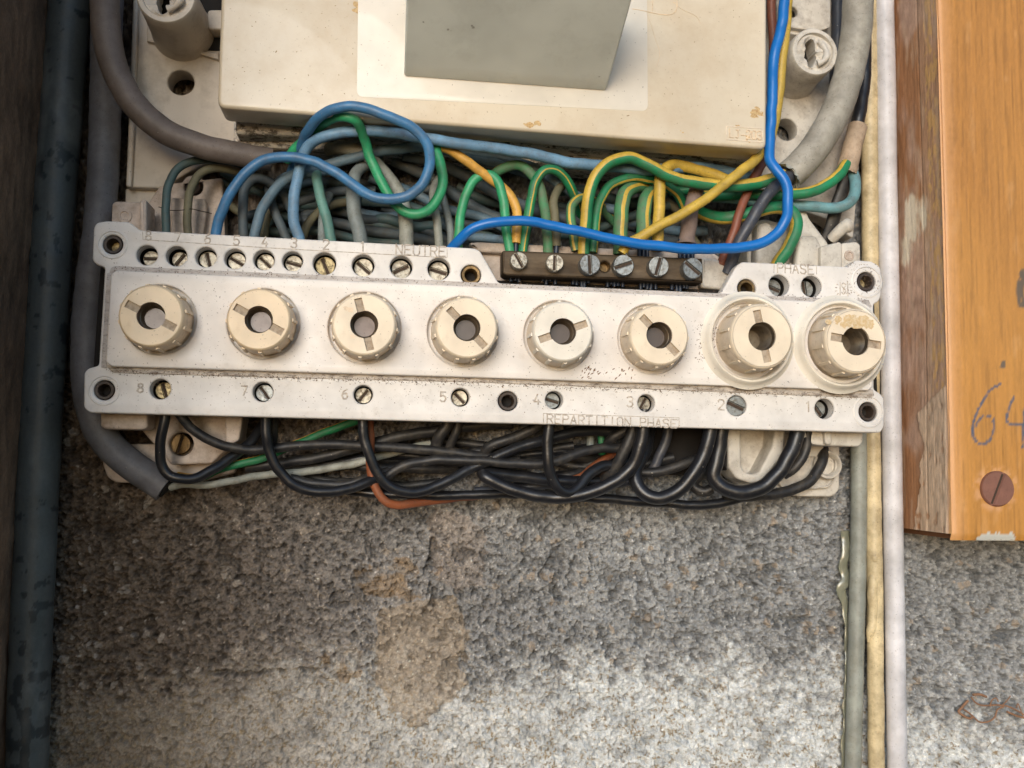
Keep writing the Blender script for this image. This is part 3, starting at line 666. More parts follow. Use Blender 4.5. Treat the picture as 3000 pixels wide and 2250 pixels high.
    for z, h in zlist:
        sk = (z-zb_)*.0
        vs += [(xl, -h/1000, z+(a.z-zb_)), (xr, -h/1000, z+(b.z-zb_)), (xr, -.0752, z+(b.z-zb_)), (xl, -.0752, z+(a.z-zb_))]
    for i in range(N):
        q = i*4; r_ = q+4
        fs += [(q, q+1, r_+1, r_), (q+1, q+2, r_+2, r_+1), (q+3, q, r_, r_+3)]
    fs.append((0, 3, 2, 1))
    me = fixn(mesh('visor', vs, fs), 30)
    bm = bmesh.new(); bm.from_mesh(me)
    es = [e for e in bm.edges if len(e.link_faces) == 2 and e.calc_face_angle() > R(50)]
    bmesh.ops.bevel(bm, geom=es, offset=.0008, segments=2, affect='EDGES'); bm.to_mesh(me); bm.free()
    link('visor', me, M['visor'], x)
    # moulded rectangle top right of the visor
    for L in ([(1852, 26), (1976, 37), (1978, -60)], [(1912, -60), (1912, 31)]):
        sub_tube('mould_line', x, [(p[0], p[1], 75.1) for p in L], 75, 2.6, M['rimdirt'], 6)
    for L in ([(1895, 36), (1910, 80), (1920, 115), (1932, 150), (1930, 175), (1922, 195)], [(1972, 5), (2000, 28), (2040, 48), (2052, 68)]):
        sub_tube('hair', x, [(p[0], p[1], 75.1) for p in L], 75, 1.1, M['rimdirt'], 5)
    # moulded number plate
    fr = [(2128, 370), (2233, 377), (2236, 417), (2129, 409), (2128, 370)]
    for p, q in zip(fr[:-1], fr[1:]): sub_tube('plate_edge', x, [(p[0], p[1], 75.0), (q[0], q[1], 75.0)], 75, 3.0, M['rimdirt2'], 6)
    text('number_lettering', x, 'LJ-203', (2138, 402), (2232, 409), 24, 75.05, M['rimdirt'], .45)
    # stains: flakes of rust and grime lying on the enamel
    rust = mat('rust_stain', srgb(206, 178, 132), .8, srgb(160, 120, 72), 900, .45, .6, .7, bump=.0003)
    for bx, by, bw, bh, n in ((1556, 366, 24, 9, 14), (2215, 330, 14, 24, 16), (2000, 385, 5, 5, 2), (2162, 368, 8, 4, 3), (1045, 24, 6, 16, 7), (2190, 404, 10, 8, 5)):
        flakes('rust_flakes', x, bx, by, bw, bh, n, 75.02, rust, 5 if n > 5 else 3)
    grime = mat('dark_grime_fleck', srgb(150, 128, 98), .9)
    rs = random.Random(5); vs = []; fs = []
    for _ in range(260):
        px_, py_ = rs.uniform(665, 2235), rs.uniform(0, 425)
        if py_ > 300+(px_-640)*.073 or (1050 < px_ < 1900 and py_ < 300 and rs.random() < .88): continue
        if 1184 < px_ < 1860 and py_ < 262: continue
        c = W(px_, py_, 75.04); r = rs.uniform(.6, 2.0)*.0002*(1.8 if rs.random() < .04 else 1); st = rs.uniform(.5, 1.8); an = rs.random()*3
        b = len(vs)
        for i in range(5):
            t = i*math.tau/5; u, v = r*st*math.cos(t), r*math.sin(t)/st; vs.append((c.x+u*math.cos(an)-v*math.sin(an), c.y, c.z+u*math.sin(an)+v*math.cos(an)))
        fs.append(tuple(range(b, b+5)))
    tag(link('grime_flecks', mesh('grime_flecks', vs, fs), grime, x), kind='stuff')

def flakes(name, parent, bx, by, bw, bh, n, h, m, size):
    rs = random.Random(int(bx*7+by)); vs = []; fs = []
    for k in range(n):
        px_, py_ = rs.gauss(bx, bw*.5), rs.gauss(by, bh*.5); c = W(px_, py_, h+k*.004); s = size*rs.uniform(.5, 1.5)*.0002; b = len(vs); q = 9
        for i in range(q):
            t = i*math.tau/q; r = s*rs.uniform(.5, 1.3); vs.append((c.x+r*1.5*math.cos(t), c.y, c.z+r*math.sin(t)))
        fs.append(tuple(range(b, b+q)))
    return tag(link(name, mesh(name, vs, fs), m, parent), kind='stuff')

# single-stroke lettering, 4 x 6 grid
G = {'0': [[(0, 1), (0, 5), (1, 6), (3, 6), (4, 5), (4, 1), (3, 0), (1, 0), (0, 1)]], '1': [[(1, 5), (2.3, 6), (2.3, 0)]],
 '2': [[(0, 4.6), (.6, 6), (3, 6), (4, 5), (4, 4), (0, 0), (4, 0)]], '3': [[(0, 5.4), (1, 6), (3, 6), (4, 5), (3.4, 3.3), (1.6, 3.1), (3.4, 2.9), (4, 1.2), (3, 0), (1, 0), (0, .7)]],
 '4': [[(3, 0), (3, 2.6)], [(2.4, 6), (0, 1.6), (4, 1.6)]], '5': [[(3.8, 6), (.4, 6), (.2, 3.2), (2, 3.8), (3.6, 3), (4, 1.6), (3, 0), (1, 0), (0, .8)]],
 '6': [[(3.4, 6), (1, 4.6), (0, 2), (1, 0), (3, 0), (4, 1.4), (3.4, 3.2), (1.4, 3.4), (.2, 2.4)]], '7': [[(0, 6), (4, 6), (1.6, 0)]],
 '8': [[(2, 3.2), (.5, 4), (.5, 5.4), (2, 6), (3.5, 5.4), (3.5, 4), (2, 3.2), (.2, 2.2), (.2, .8), (2, 0), (3.8, .8), (3.8, 2.2), (2, 3.2)]],
 'N': [[(0, 0), (0, 6), (4, 0), (4, 6)]], 'E': [[(4, 6), (0, 6), (0, 0), (4, 0)], [(0, 3.1), (3, 3.1)]], 'U': [[(0, 6), (0, 1.2), (1, 0), (3, 0), (4, 1.2), (4, 6)]],
 'T': [[(0, 6), (4, 6)], [(2, 6), (2, 0)]], 'R': [[(0, 0), (0, 6), (3, 6), (4, 5), (4, 4), (3, 3), (0, 3)], [(2, 3), (4, 0)]],
 'P': [[(0, 0), (0, 6), (3, 6), (4, 5), (4, 4), (3, 3), (0, 3)]], 'H': [[(0, 0), (0, 6)], [(4, 0), (4, 6)], [(0, 3), (4, 3)]], 'A': [[(0, 0), (2, 6), (4, 0)], [(.8, 2.1), (3.2, 2.1)]],
 'S': [[(4, 5), (3, 6), (1, 6), (0, 5), (.6, 3.4), (3.4, 2.7), (4, 1.2), (3, 0), (1, 0), (0, 1)]], 'I': [[(2, 0), (2, 6)]],
 'O': [[(0, 1.4), (0, 4.6), (1, 6), (3, 6), (4, 4.6), (4, 1.4), (3, 0), (1, 0), (0, 1.4)]], 'L': [[(0, 6), (0, 0), (3.4, 0)]], 'J': [[(1, 5.6), (3, 6), (3, 1), (2, 0), (.6, .4)]], '-': [[(0.3, 2.2), (3.6, 2.2)]], ' ': []}
def text(name, parent, s, p0, p1, hpx, h, m, thick=.42, label=None):
    """raised moulded lettering between two baseline points of the photo"""
    a, b = W(p0[0], p0[1], h), W(p1[0], p1[1], h); hh = hpx*pxs(p0[0], p0[1], h)
    n = len(s); pitch = (b-a).length/max(n-.25, .75); d = (b-a).normalized() if n > 1 else Vector((1, 0, 0)); up = Vector((0, 0, 1))
    V = []; F = []
    for i, ch in enumerate(s):
        o = a+d*(pitch*i) if n > 1 else (a+b)/2-d*(hh*.3)
        gw = pitch*.72 if n > 1 else hh*.58
        for L in G[ch]:
            P = [o+d*(q[0]/4*gw)+up*(q[1]/6*hh) for q in L]
            for k in range(len(P)-1):     # rounded bars between the corner points
                p, q = P[k], P[k+1]; t = (q-p).normalized(); sd = t.cross(Vector((0, -1, 0))); r = thick/1000; e = len(V)
                p = p-t*r*.6; q = q+t*r*.6
                for w_, z in ((-1, .00003), (-.6, -.00042), (.6, -.00042), (1, .00003)):
                    for z0 in (p, q): V.append(z0+sd*(r*w_)+Vector((0, z-k*.000004, 0)))
                for j in range(3): F.append((e+2*j, e+2*j+1, e+2*j+3, e+2*j+2))
                F += [(e, e+2, e+4, e+6), (e+1, e+7, e+5, e+3)]
    o = link(name, mesh(name, V, F), m, parent)
    if label: o['label'] = label
    return o
meter()

# ------------------------------------------------------------------ the fuse panel
def panel():
    P = thing('fuse_box', 'long white plastic fuse panel with numbered terminals', 'fuse box', W(1450, 1000, 30))
    frame_pts = [(274, 668), (283, 652), (313, 647), (378, 649.5), (411, 674.5), (1392, 727), (1408, 737), (1461, 829), (2112, 859), (2158, 779), (2174, 767), (2484, 781.5), (2507, 762),
                 (2553, 765), (2576, 778), (2582, 792), (2582, 868), (2574, 884), (2560, 890), (2561, 1142), (2580, 1153), (2590, 1166), (2591, 1250), (2580, 1268), (262, 1209), (245, 1194), (246, 1092), (258, 1079), (289, 1071), (307, 783), (284, 776), (270, 762)]
    SC = [(430, 747, 31, 2, 'n'), (516.6, 750, 31, -50, 'n'), (603, 753, 31, 75, 'n'), (688, 758, 31, 25, 'n'), (773, 761, 31, 45, 'n'), (857, 765, 30, 15, 'n'), (950.5, 771.7, 34, 70, 'b'),
          (1064, 777, 33, 42, 'n'), (1175.5, 781.5, 33, -28, 'n'), (1286, 787.6, 33, 14, 'n'), (2283, 836, 30, 22, 's'), (2378, 839, 30, 80, 's'),
          (469, 1140, 31, 70, 'b'), (770, 1148, 30, 52, 's'), (1064, 1156, 28, -50, 'n'), (1349, 1164, 27, 48, 'n'), (1624, 1172, 26, 18, 's'), (1894, 1181, 25, -60, 'n'), (2159, 1189, 29, 20, 's'), (2416, 1197.6, 28, 55, 's')]
    TB = [(330, 716, 30, 'd', 1), (305, 1143, 31, 'd', 0), (1380, 805, 30, 'b', 0), (2188, 845, 27, 'b', 0), (2539, 825, 27, 'd', 1), (2544, 1206.6, 27, 'd', 0), (1488, 1175, 29, 'd', 0)]
    holes = [(x, y, r) for x, y, r, *_ in SC+TB]
    link('frame', plate('frame', frame_pts, 53, 62, 1.1, holes, round_px=9, seg=3), M['strip'], P)
    # inner wall rims of the tabs round the corner fixings
    for (x, y, r) in ((330, 716, 44), (305, 1143, 46), (2539, 825, 44), (2544, 1206, 44)):
        c = W(x, y, 62); rr = r*pxs(x, y, 62)
        link('corner_rim', lathe('corner_rim', c, [(rr*1.04, -.001), (rr*1.04, .0002), (rr*1.0, .0005), (rr*.93, .0005), (rr*.9, .0001), (rr*.9, -.001)], 40), M['strip'], P)
    # dirty stepped ledges between frame and cover
    link('upper_ledge', plate('upper_ledge', [(340, 779), (1440, 829), (2545, 879), (2556, 900), (320, 800), (325, 784)], 61.5, 62.7, .3, round_px=5), M['dirty_light'], P)
    link('lower_ledge', plate('lower_ledge', [(306, 1068), (2557, 1140), (2562, 1160), (2545, 1166), (1400, 1120), (700, 1103), (330, 1092)], 61.5, 62.8, .3, round_px=5), M['dirty'], P)
    link('left_ledge', plate('left_ledge', [(313, 800), (332, 796), (312, 1080), (296, 1076)], 61.5, 62.7, .3), M['dirty_light'], P)
    # raised cover with eight cap openings
    K = caps_data()
    cov = [(324, 803), (340, 792), (1450, 841), (2535, 889), (2552, 902), (2559, 1130), (2546, 1144), (1400, 1106), (325, 1073), (309, 1060)]
    ch = [(bx, by, br+(3 if bx < 2100 else 2)) for bx, by, br, *_ in K]
    link('cover', plate('cover', cov, 60, 67, 1.0, ch, round_px=7, seg=3), M['plastic'], P)
    for i in (6, 7):
        bx, by, br, *_ = K[i]; c = W(bx-9, by+2, 67); r = br*pxs(bx, by, 67)
        link('collar', lathe('collar', c, [(r*1.32, -.0002), (r*1.25, .0009), (r*1.19, .0028), (r*1.17, .0046), (r*1.13, .0056), (r*1.08, .0052), (r*1.05, .004), (r*1.04, -.006)], 64), M['ivory'], P)
    # body added inside to block light, coloured near black
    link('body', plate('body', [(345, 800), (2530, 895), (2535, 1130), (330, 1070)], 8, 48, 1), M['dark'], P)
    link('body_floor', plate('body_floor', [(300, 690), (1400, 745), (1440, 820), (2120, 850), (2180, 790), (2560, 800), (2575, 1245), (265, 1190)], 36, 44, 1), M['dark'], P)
    # terminals seen down the round holes
    for x, y, r, ang, k in SC:
        c = W(x, y, 62); rr = r*pxs(x, y, 62)
        link('terminal_well', lathe('terminal_well', c, [(rr*1.0, -.0012), (rr*1.03, -.016), (.00001, -.0161)], 36), M['dark'], P)
        cc = Vector((c.x, -.0565 if r < 32 else -.058, c.z)); big = .98 if x in (2159,) else (.80 if (y < 1000 and x < 560) else .86)
        screw('terminal_screw', P, Vector((cc.x, -.0500 if (x < 560 or x > 2200) and x != 2159 else (-.0585 if x == 2159 else -.0525), cc.z)), rr*big, ang+random.uniform(-4, 4), .0005, {'n': M['nickel'], 'b': M['brass_screw'], 's': M['steel']}[k], slot=.2, depth=.0013)
    for x, y, r, k, scr in TB:
        c = W(x, y, 62); rr = r*pxs(x, y, 62); m = M['bushing'] if k == 'b' else M['bushdark']
        b = link('bushing', lathe('bushing', c, [(rr*.93, -.008), (rr*.93, -.0012), (rr*.88, -.0006), (rr*.66, -.0007), (rr*.58, -.0014), (rr*.55, -.012), (.00001, -.0121)], 40), m, P)
        link('bush_hole', lathe('bush_hole', c, [(rr*.54, -.009), (.0001, -.0092)], 24), M['dark'] if not scr else M['brass_screw'], b)
    # lettering
    LM = mat('moulded_letter_plastic', (.60, .55, .49, 1), .55, srgb(130, 112, 92), 600, .42, .62, .75, bump=.0001)
    up = [('8', 434.6, 703), ('7', 519.5, 708), ('6', 608, 712), ('5', 693, 717), ('4', 776, 721), ('3', 861, 725), ('2', 955, 730), ('1', 1062, 736)]
    for s, x, y in up: text('number', P, s, (x-1, y), (x+1, y), 28, 62, LM, .45, label='moulded number '+s+' of the upper row')
    text('lettering', P, 'NEUTRE', (1160, 744), (1305, 751), 29, 62, LM, .45, label='moulded word NEUTRE')
    text('lettering', P, 'PHASE', (2278, 798), (2384, 803), 26, 62, LM, .45, label='moulded word PHASE')
    text('lettering', P, 'REPARTITION PHASE', (1603, 1239), (1982, 1254), 25, 62, LM, .40, label='moulded words REPARTITION PHASE')
    lo = [('8', 411, 1150), ('7', 715, 1158), ('6', 1010, 1168), ('5', 1298, 1176), ('4', 1573, 1184), ('3', 1846, 1191), ('2', 2113, 1200), ('1', 2368, 1206)]
    for s, x, y in lo: text('number', P, s, (x-1, y), (x+1, y), 28, 62, LM, .48, label='moulded number '+s+' of the lower row')
    def fine(pts, nm='mould_line', d=2.2): sub_tube(nm, P, [(p[0], p[1], 62.0) for p in pts], 62, d, LM, 6)
    for a, b in (((1592, 1211), (1592, 1239)), ((1592, 1211), (1990, 1224)), ((1990, 1224), (1989, 1250)), ((2268, 772), (2267, 799)), ((2392, 777), (2392, 804)), ((418, 678), (419, 702)), ((419, 702), (800, 727)), ((800, 727), (1310, 755)), ((1310, 728), (1310, 755))): fine((a, b))
    # maker's mark: S between bars inside a toothed ring
    c0 = (2471, 843)
    fine([(2461, 826), (2461, 868)], 'maker_mark', 3); fine([(2483, 826), (2484, 868)], 'maker_mark', 3)
    fine([(2479, 835), (2470, 829), (2465, 837), (2472, 845), (2478, 853), (2471, 862), (2465, 855)], 'maker_mark', 3.4)
    fine([(2477, 838), (2470, 850), (2474, 858)], 'maker_mark', 2.4)
    for k in range(14):
        t = k*math.tau/14+.2
        if abs(math.sin(t)) > .85: continue
        fine([(c0[0]+19*math.cos(t), c0[1]+4+19*math.sin(t)), (c0[0]+25*math.cos(t), c0[1]+4+25*math.sin(t))], 'maker_mark', 3)
    # scuffs and grime lying on the cover and strips
    brn = mat('brown_scuff', srgb(120, 88, 58), .8, srgb(60, 40, 25), 900, .45, .6, .6)
    for k in range(34):
        rs = random.Random(k); x = rs.choice([rs.gauss(1722, 12), rs.gauss(1825, 18), rs.uniform(1700, 1840)]); y = 1100+(x-1700)*.035+rs.uniform(-20, 12)*(1 if x > 1790 or x < 1745 else .5)
        a = rs.uniform(.4, 1.3); l = rs.uniform(5, 16); q = .55
        h = 67.02+k*.002; v = [W(x, y, h), W(x+l*.5*math.cos(a)+2*q, y-l*.5*math.sin(a)+q, h), W(x+l*math.cos(a), y-l*math.sin(a), h), W(x+l*.45*math.cos(a)-2.5*q, y-l*.5*math.sin(a)-3*q, h)]
        if k < 30: link('scuff', mesh('scuff', v, [(0, 3, 2, 1)]), brn, P)
    rs = random.Random(11); vs = []; fs = []
    def fleck(x, y, h, r):
        c = W(x, y, h); st = rs.uniform(.5, 2.0); an = rs.random()*3; b = len(vs)
        for i in range(5):
            t = i*math.tau/5; u, v = r*st*math.cos(t), r*math.sin(t)/st; vs.append((c.x+u*math.cos(an)-v*math.sin(an), c.y, c.z+u*math.sin(an)+v*math.cos(an)))
        fs.append(tuple(range(b, b+5)))
    for _ in range(330):
        x = rs.uniform(320, 2540); t = rs.random(); base = 1092+(x-320)*.0345
        y = base+18+abs(rs.gauss(0, 32))
        if y > 1203+(x-260)*.0255: continue
        fleck(x, y, 62.03, .0002*rs.uniform(.4, 1.7))
    for _ in range(260): fleck(rs.uniform(340, 2540), 0, 0, 0) if False else fleck((x := rs.uniform(340, 2540)), 810+(x-330)*.041+rs.uniform(0, 240), 67.03, .0002*rs.uniform(.4, 1.2))
    for _ in range(160): fleck((x := rs.uniform(2480, 2578)), 800+rs.uniform(-30, 60), 62.03, .0002*rs.uniform(.5, 2))
    for _ in range(260): fleck(2100+rs.gauss(-30, 14)+rs.uniform(-10, 10), rs.uniform(950, 1060), 67.03, .0002*rs.uniform(.5, 2.2))
    for _ in range(420): fleck((x := rs.uniform(330, 2545)), 790+(x-330)*.0425+rs.gauss(-4, 6), 62.75, .0002*rs.uniform(.5, 2))
    for _ in range(1300):
        x = rs.uniform(312, 2555); fleck(x, 1084+(x-320)*.0335+rs.gauss(4, 5.5), 62.85, .0002*rs.uniform(.5, 1.9))
    tag(link('grime_flecks', mesh('grime_flecks', vs, fs), mat('soot_fleck', srgb(108, 88, 70), .9), P), kind='stuff')
    # ---- bits of the base that show round the edge
    def bit(nm, pts, h0, h1, bev=1.2, holes=(), rd=8, m='base'): return link(nm, plate(nm, pts, h0, h1, bev, holes, round_px=rd), M[m], P)
    bit('base_corner', [(326, 640), (328, 596), (340, 589), (420, 592), (430, 585), (430, 690), (326, 680)], 26, 46, 1)
    bit('base_rib', [(408, 592), (414, 583), (428, 586), (428, 690), (408, 690)], 46, 52, 1.4, rd=4)
    link('base_pin', lathe('base_pin', W(366, 633, 46), [(.0042, 0), (.0040, .0007), (.0026, .001), (.0024, .0004), (.0001, .0004)], 24), M['base'], P)
    bit('base_side', [(430, 600), (470, 540), (650, 520), (660, 700), (430, 700)], 6, 20, 1.2, [(567, 546, 28)])
    bit('base_strut', [(498, 578), (600, 582), (606, 610), (594, 700), (500, 700)], 20, 28, 1.5)
    link('base_screw', lathe('base_screw', W(562, 546, 15), [(.006, 0), (.0055, .002), (.003, .0034), (.0001, .004)], 24), M['bushdark'], P)
    bit('lower_corner', [(294, 1190), (294, 1250), (306, 1257), (420, 1259), (432, 1250), (432, 1200)], 28, 46, 1.4, m='base')
    bit('lower_base', [(410, 1200), (412, 1258), (440, 1290), (470, 1320), (500, 1362), (620, 1358), (648, 1330), (710, 1290), (710, 1210)], 6, 24, 1.5, [(530, 1301, 36)])
    bit('lower_foot', [(298, 1300), (300, 1360), (314, 1400), (340, 1414), (560, 1418), (690, 1385), (690, 1300)], 2, 10, 1.5, rd=14)
    bit('lower_wall', [(658, 1215), (712, 1218), (700, 1290), (662, 1310)], 10, 36, 1.2)
    screw('base_screw', P, W(530, 1301, 16), 31*pxs(530, 1301, 16), -75, .001, M['bushing'], slot=.1)
    bit('right_base', [(2128, 1240), (2134, 1375), (2150, 1410), (2190, 1436), (2260, 1448), (2360, 1455), (2440, 1456), (2461, 1436), (2461, 1305), (2400, 1290), (2400, 1240)], 4, 12, 1.5, rd=12, m='board_r')
    bit('right_pocket', [(2130, 1240), (2134, 1370), (2158, 1402), (2200, 1416), (2234, 1410), (2294, 1332), (2304, 1240), (2272, 1240), (2264, 1308), (2224, 1384), (2206, 1390), (2184, 1384), (2172, 1368), (2170, 1240)], 12, 34, 1.5, (), 7, 'board_r')
    bit('right_floor', [(2140, 1230), (2145, 1370), (2200, 1400), (2280, 1330), (2290, 1230)], 11, 17, .3, (), 4, 'board_r')
    bit('right_boss', [(2290, 1300), (2400, 1300), (2452, 1330), (2452, 1400), (2430, 1430), (2300, 1440), (2270, 1400)], 12, 16, 1.2, [(2280, 1350, 24), (2425, 1362, 26)], 12, 'board_r')
    link('boss_rim', lathe('boss_rim', W(2424, 1362, 16), [(.0098, 0), (.0092, .0022), (.0080, .0026), (.0068, .001), (.0066, -.004)], 36), M['board_r'], P)
    link('boss_screw', lathe('boss_screw', W(2282, 1348, 13), [(.0055, 0), (.005, .0018), (.0025, .003), (.0001, .0033)], 24), M['bushing'], P)
    bit('right_ledge', [(2300, 1230), (2380, 1301), (2400, 1305), (2516, 1309), (2529, 1296), (2530, 1240)], 30, 46, 1.4, rd=8, m='board_r')
    bit('ledge_rib', [(2416, 1250), (2418, 1298), (2426, 1304), (2438, 1300), (2440, 1250)], 46, 50, 1.2, rd=4, m='board_r')
    bit('upper_right_base', [(2190, 660), (2240, 640), (2300, 655), (2400, 700), (2400, 800), (2190, 800)], 8, 26, 2, rd=12, m='board_r')
    bit('upper_right_wedge', [(2222, 655), (2252, 648), (2300, 700), (2296, 800), (2215, 800)], 26, 38, 3, rd=10, m='board_r')
    bit('upper_right_peak', [(2326, 606), (2366, 612), (2372, 636), (2430, 712), (2440, 790), (2330, 790), (2320, 650)], 14, 34, 3, rd=10, m='board_r')
    bit('upper_right_front', [(2340, 690), (2390, 688), (2408, 720), (2408, 800), (2330, 800)], 34, 42, 2.4, rd=8, m='board_r')
    bit('upper_right_block', [(2404, 722), (2460, 708), (2468, 716), (2468, 800), (2404, 800)], 30, 46, 1.2, rd=6, m='board_r')
    bit('upper_right_ear', [(2466, 712), (2510, 708), (2521, 716), (2522, 790), (2466, 790)], 30, 43, 1.2, rd=7, m='board_r')
    link('base_pin', lathe('base_pin', W(2488, 749, 43), [(.0036, 0), (.0034, .0006), (.0022, .0009), (.002, .0003), (.0001, .0003)], 24), M['base'], P)
    link('plug_tip', tube_mesh('plug_tip', wpts([(2438, 700, 30, 30), (2452, 684, 34, 32), (2470, 668, 37, 34), (2486, 660, 39, 40), (2494, 657, 40, 30), (2497, 656, 40, 10)], 36, 34), 20, .0012), M['board_r'], P)
    bit('shade_plate_back', [(1880, 1180), (1880, 1330), (1930, 1392), (2090, 1392), (2128, 1340), (2128, 1180)], 1, 9, 1, (), 14, 'dark')  # dark plate added where there is only deep shade
    bit('shade_plate_side', [(2110, 1190), (2112, 1360), (2130, 1380), (2136, 1190)], 4, 34, 1, (), 4, 'dark')  # dark side strip added to the same painted shade
    # tray under the brass bar
    bit('tray', [(1395, 713), (1500, 716), (2090, 740), (2122, 760), (2150, 780), (2120, 862), (1456, 832), (1400, 735)], 26, 40, 1.5, rd=8, m='base')
    bit('tray_lip', [(1374, 712), (1400, 708), (2085, 742), (2110, 768), (2100, 772), (1400, 738)], 38, 46, 1.5, rd=5, m='base')
    bit('tray_end', [(2056, 752), (2110, 760), (2146, 790), (2128, 850), (2054, 842)], 38, 47, 2, rd=8, m='board_r')
    return P

def caps_data():
    # base x, y, r ; face x, y, r ; slot angle, body material, rim material, threaded?
    return [(468, 936, 105, 442, 925, 96, 26, 'cream', 'rimdirt', 0), (772, 948, 104, 758, 936, 94, 27, 'cream', 'rimdirt', 0), (1068, 960, 104, 1067, 950, 93, 75, 'cream2', 'rimdirt', 0),
            (1356, 971, 101, 1368, 960, 90, 45, 'cream2', 'rimdirt2', 0), (1637, 982, 99, 1650, 971, 87, -21, 'ivory', 'rimdirt2', 0), (1912, 992, 98, 1932, 982, 86, 45, 'cream2', 'rimdirt2', 0),
            (2200, 995, 105, 2233, 985, 91, 78, 'cream2', 'rimdirt2', 1), (2468, 1007, 104, 2508, 999, 90, 8, 'cream2', 'rimdirt2', 1)]
CAPL = ['leftmost and most yellowed round fuse cap, slots tilted down to the right', 'yellowed round fuse cap second from the left with a bright glint',
        'cream fuse cap with near upright slots above lower number 6', 'cream fuse cap above lower number 5, just left of the brass bar', 'whitest fuse cap, its slots sloping up to the right',
        'cream fuse cap beside the brown scuff mark on the cover', 'tall empty threaded fuse cap in a white collar, slots near upright', 'tall empty threaded fuse cap at the right end with a brown stain']
def caps():
    for i, (bx, by, br, fx, fy, fr, ang, mk, rk, thr) in enumerate(caps_data()):
        HT = 88 if i < 6 else 91
        fr_r = fr*pxs(fx, fy, HT); br_r = br*pxs(bx, by, 67)
        top = W(fx, fy, HT); b = W(bx, by, 66)
        root = thing('screw_in_fuse', CAPL[i], 'fuse', (b.x, -.060, b.z), 'round screw-in fuse caps')
        ax = (top-Vector((b.x, -.060, b.z))); L = ax.length; axn = ax.normalized(); axn = (axn*.0+Vector((0, -1, 0))).normalized()
        off = lambda z: Vector((b.x, -.060, b.z)).lerp(top, z/L)   # caps sit slightly askew in their threads
        def ring(r, z, n, grooved=False):
            c = off(z); c = Vector((c.x, -.060-(z/L)*(HT-60)/1000, c.z)); return [c+Vector((r*math.cos(t*math.tau/n), 0, r*math.sin(t*math.tau/n))) for t in range(n)]
        n = 72; prof = [(br_r*.915, -.006), (br_r*.925, L*.34), (fr_r*1.045, L*.50), (fr_r*1.03, L*.80), (fr_r*1.02, L-.0026), (fr_r*1.0, L-.0014), (fr_r*.975, L-.0005), (fr_r*.935, L)]
        if thr: prof = [(br_r*.93, -.004), (fr_r*1.05, L*.3), (fr_r*1.035, L*.80), (fr_r*1.02, L-.0026), (fr_r*1.0, L-.0012), (fr_r*.975, L-.0004), (fr_r*.945, L)]
        vs = []; fs = []
        for r, z in prof: vs += ring(r, z, n)
        for j in range(len(prof)-1):
            for k in range(n): fs.append((j*n+k, j*n+(k+1) % n, (j+1)*n+(k+1) % n, (j+1)*n+k))
        me = fixn(mesh('cap_skirt', vs, fs), 50); me.materials.append(M[mk]); me.materials.append(M[rk])
        for p in me.polygons:
            z = sum(me.vertices[v].co.y for v in p.vertices)/len(p.vertices); p.material_index = 1 if -z*1000 < HT-4.2 else 0
        link('cap_skirt', me, None, root)
        # face with keyhole-shaped opening
        rh = fr_r*.445; r0 = fr_r*.935; a = -R(ang); sw = fr_r*.125; sl = fr_r*(.86 if not thr else .82)
        def key():
            pts = []; t0 = math.asin(sw/rh)
            for s in (0, math.pi):
                m = 14
                pts += [(sl*math.cos(s)-sw*math.sin(s)*-1*0+(-sw)*-math.sin(s), sl*math.sin(s)+(-sw)*math.cos(s)), (sl*math.cos(s)-sw*math.sin(s), sl*math.sin(s)+sw*math.cos(s))]
                for k in range(m+1):
                    t = s+t0+(math.pi-2*t0)*k/m; pts.append((rh*math.cos(t), rh*math.sin(t)))
            return pts
        kp = [(top.x+p[0]*math.cos(a)-p[1]*math.sin(a), top.z+p[0]*math.sin(a)+p[1]*math.cos(a)) for p in key()]
        outl = [(top.x+r0*math.cos(k*math.tau/n), top.z+r0*math.sin(k*math.tau/n)) for k in range(n)]
        cu = bpy.data.curves.new('f', 'CURVE'); cu.dimensions = '2D'; cu.fill_mode = 'FRONT'
        for pts in (outl, kp):
            s = cu.splines.new('POLY'); s.points.add(len(pts)-1); s.use_cyclic_u = True
            for p, q in zip(s.points, pts): p.co = (q[0], q[1], 0, 1)
        tmp = bpy.data.objects.new('tmp', cu); COL.objects.link(tmp); dg = bpy.context.evaluated_depsgraph_get(); dg.update()
        fm = bpy.data.meshes.new_from_object(tmp.evaluated_get(dg)); bpy.data.objects.remove(tmp); bpy.data.curves.remove(cu); fm.materials.clear()
        fm.transform(Matrix(((1, 0, 0, 0), (0, 0, -1, -HT/1000), (0, 1, 0, 0), (0, 0, 0, 1))))
        bm = bmesh.new(); bm.from_mesh(fm); bmesh.ops.remove_doubles(bm, verts=bm.verts, dist=1e-6)
        inner = [e for e in bm.edges if e.is_boundary and all((Vector((v.co.x-top.x, v.co.z-top.z))).length < r0*.97 for v in e.verts)]
        ret = bmesh.ops.extrude_edge_only(bm, edges=inner)
        nv = [g for g in ret['geom'] if isinstance(g, bmesh.types.BMVert)]
        dsl = .0017
        for v in nv: v.co.y += dsl
        bm.to_mesh(fm); bm.free(); fm.name = 'cap_face'
        link('cap_face', fixn(fm, 30), M[mk], root)
        # slot floors and bore
        ys = -HT/1000+dsl-.0001
        for s in (1, -1):
            q = []
            for u, v in ((rh*.97, -sw*1.05), (sl*1.02, -sw*1.05), (sl*1.02, sw*1.05), (rh*.97, sw*1.05)):
                u *= s; q.append((top.x+u*math.cos(a)-v*math.sin(a), ys, top.z+u*math.sin(a)+v*math.cos(a)))
            link('slot_floor', mesh('slot_floor', q, [(0, 1, 2, 3)]), M['slot'], root)
        bore = [(rh*1.0, -.0014), (rh*1.0, -.0035), (rh*.94, -.0046), (rh*.94, -.0115)]
        link('cap_bore', lathe('cap_bore', top, bore, 48), M['thread'], root)
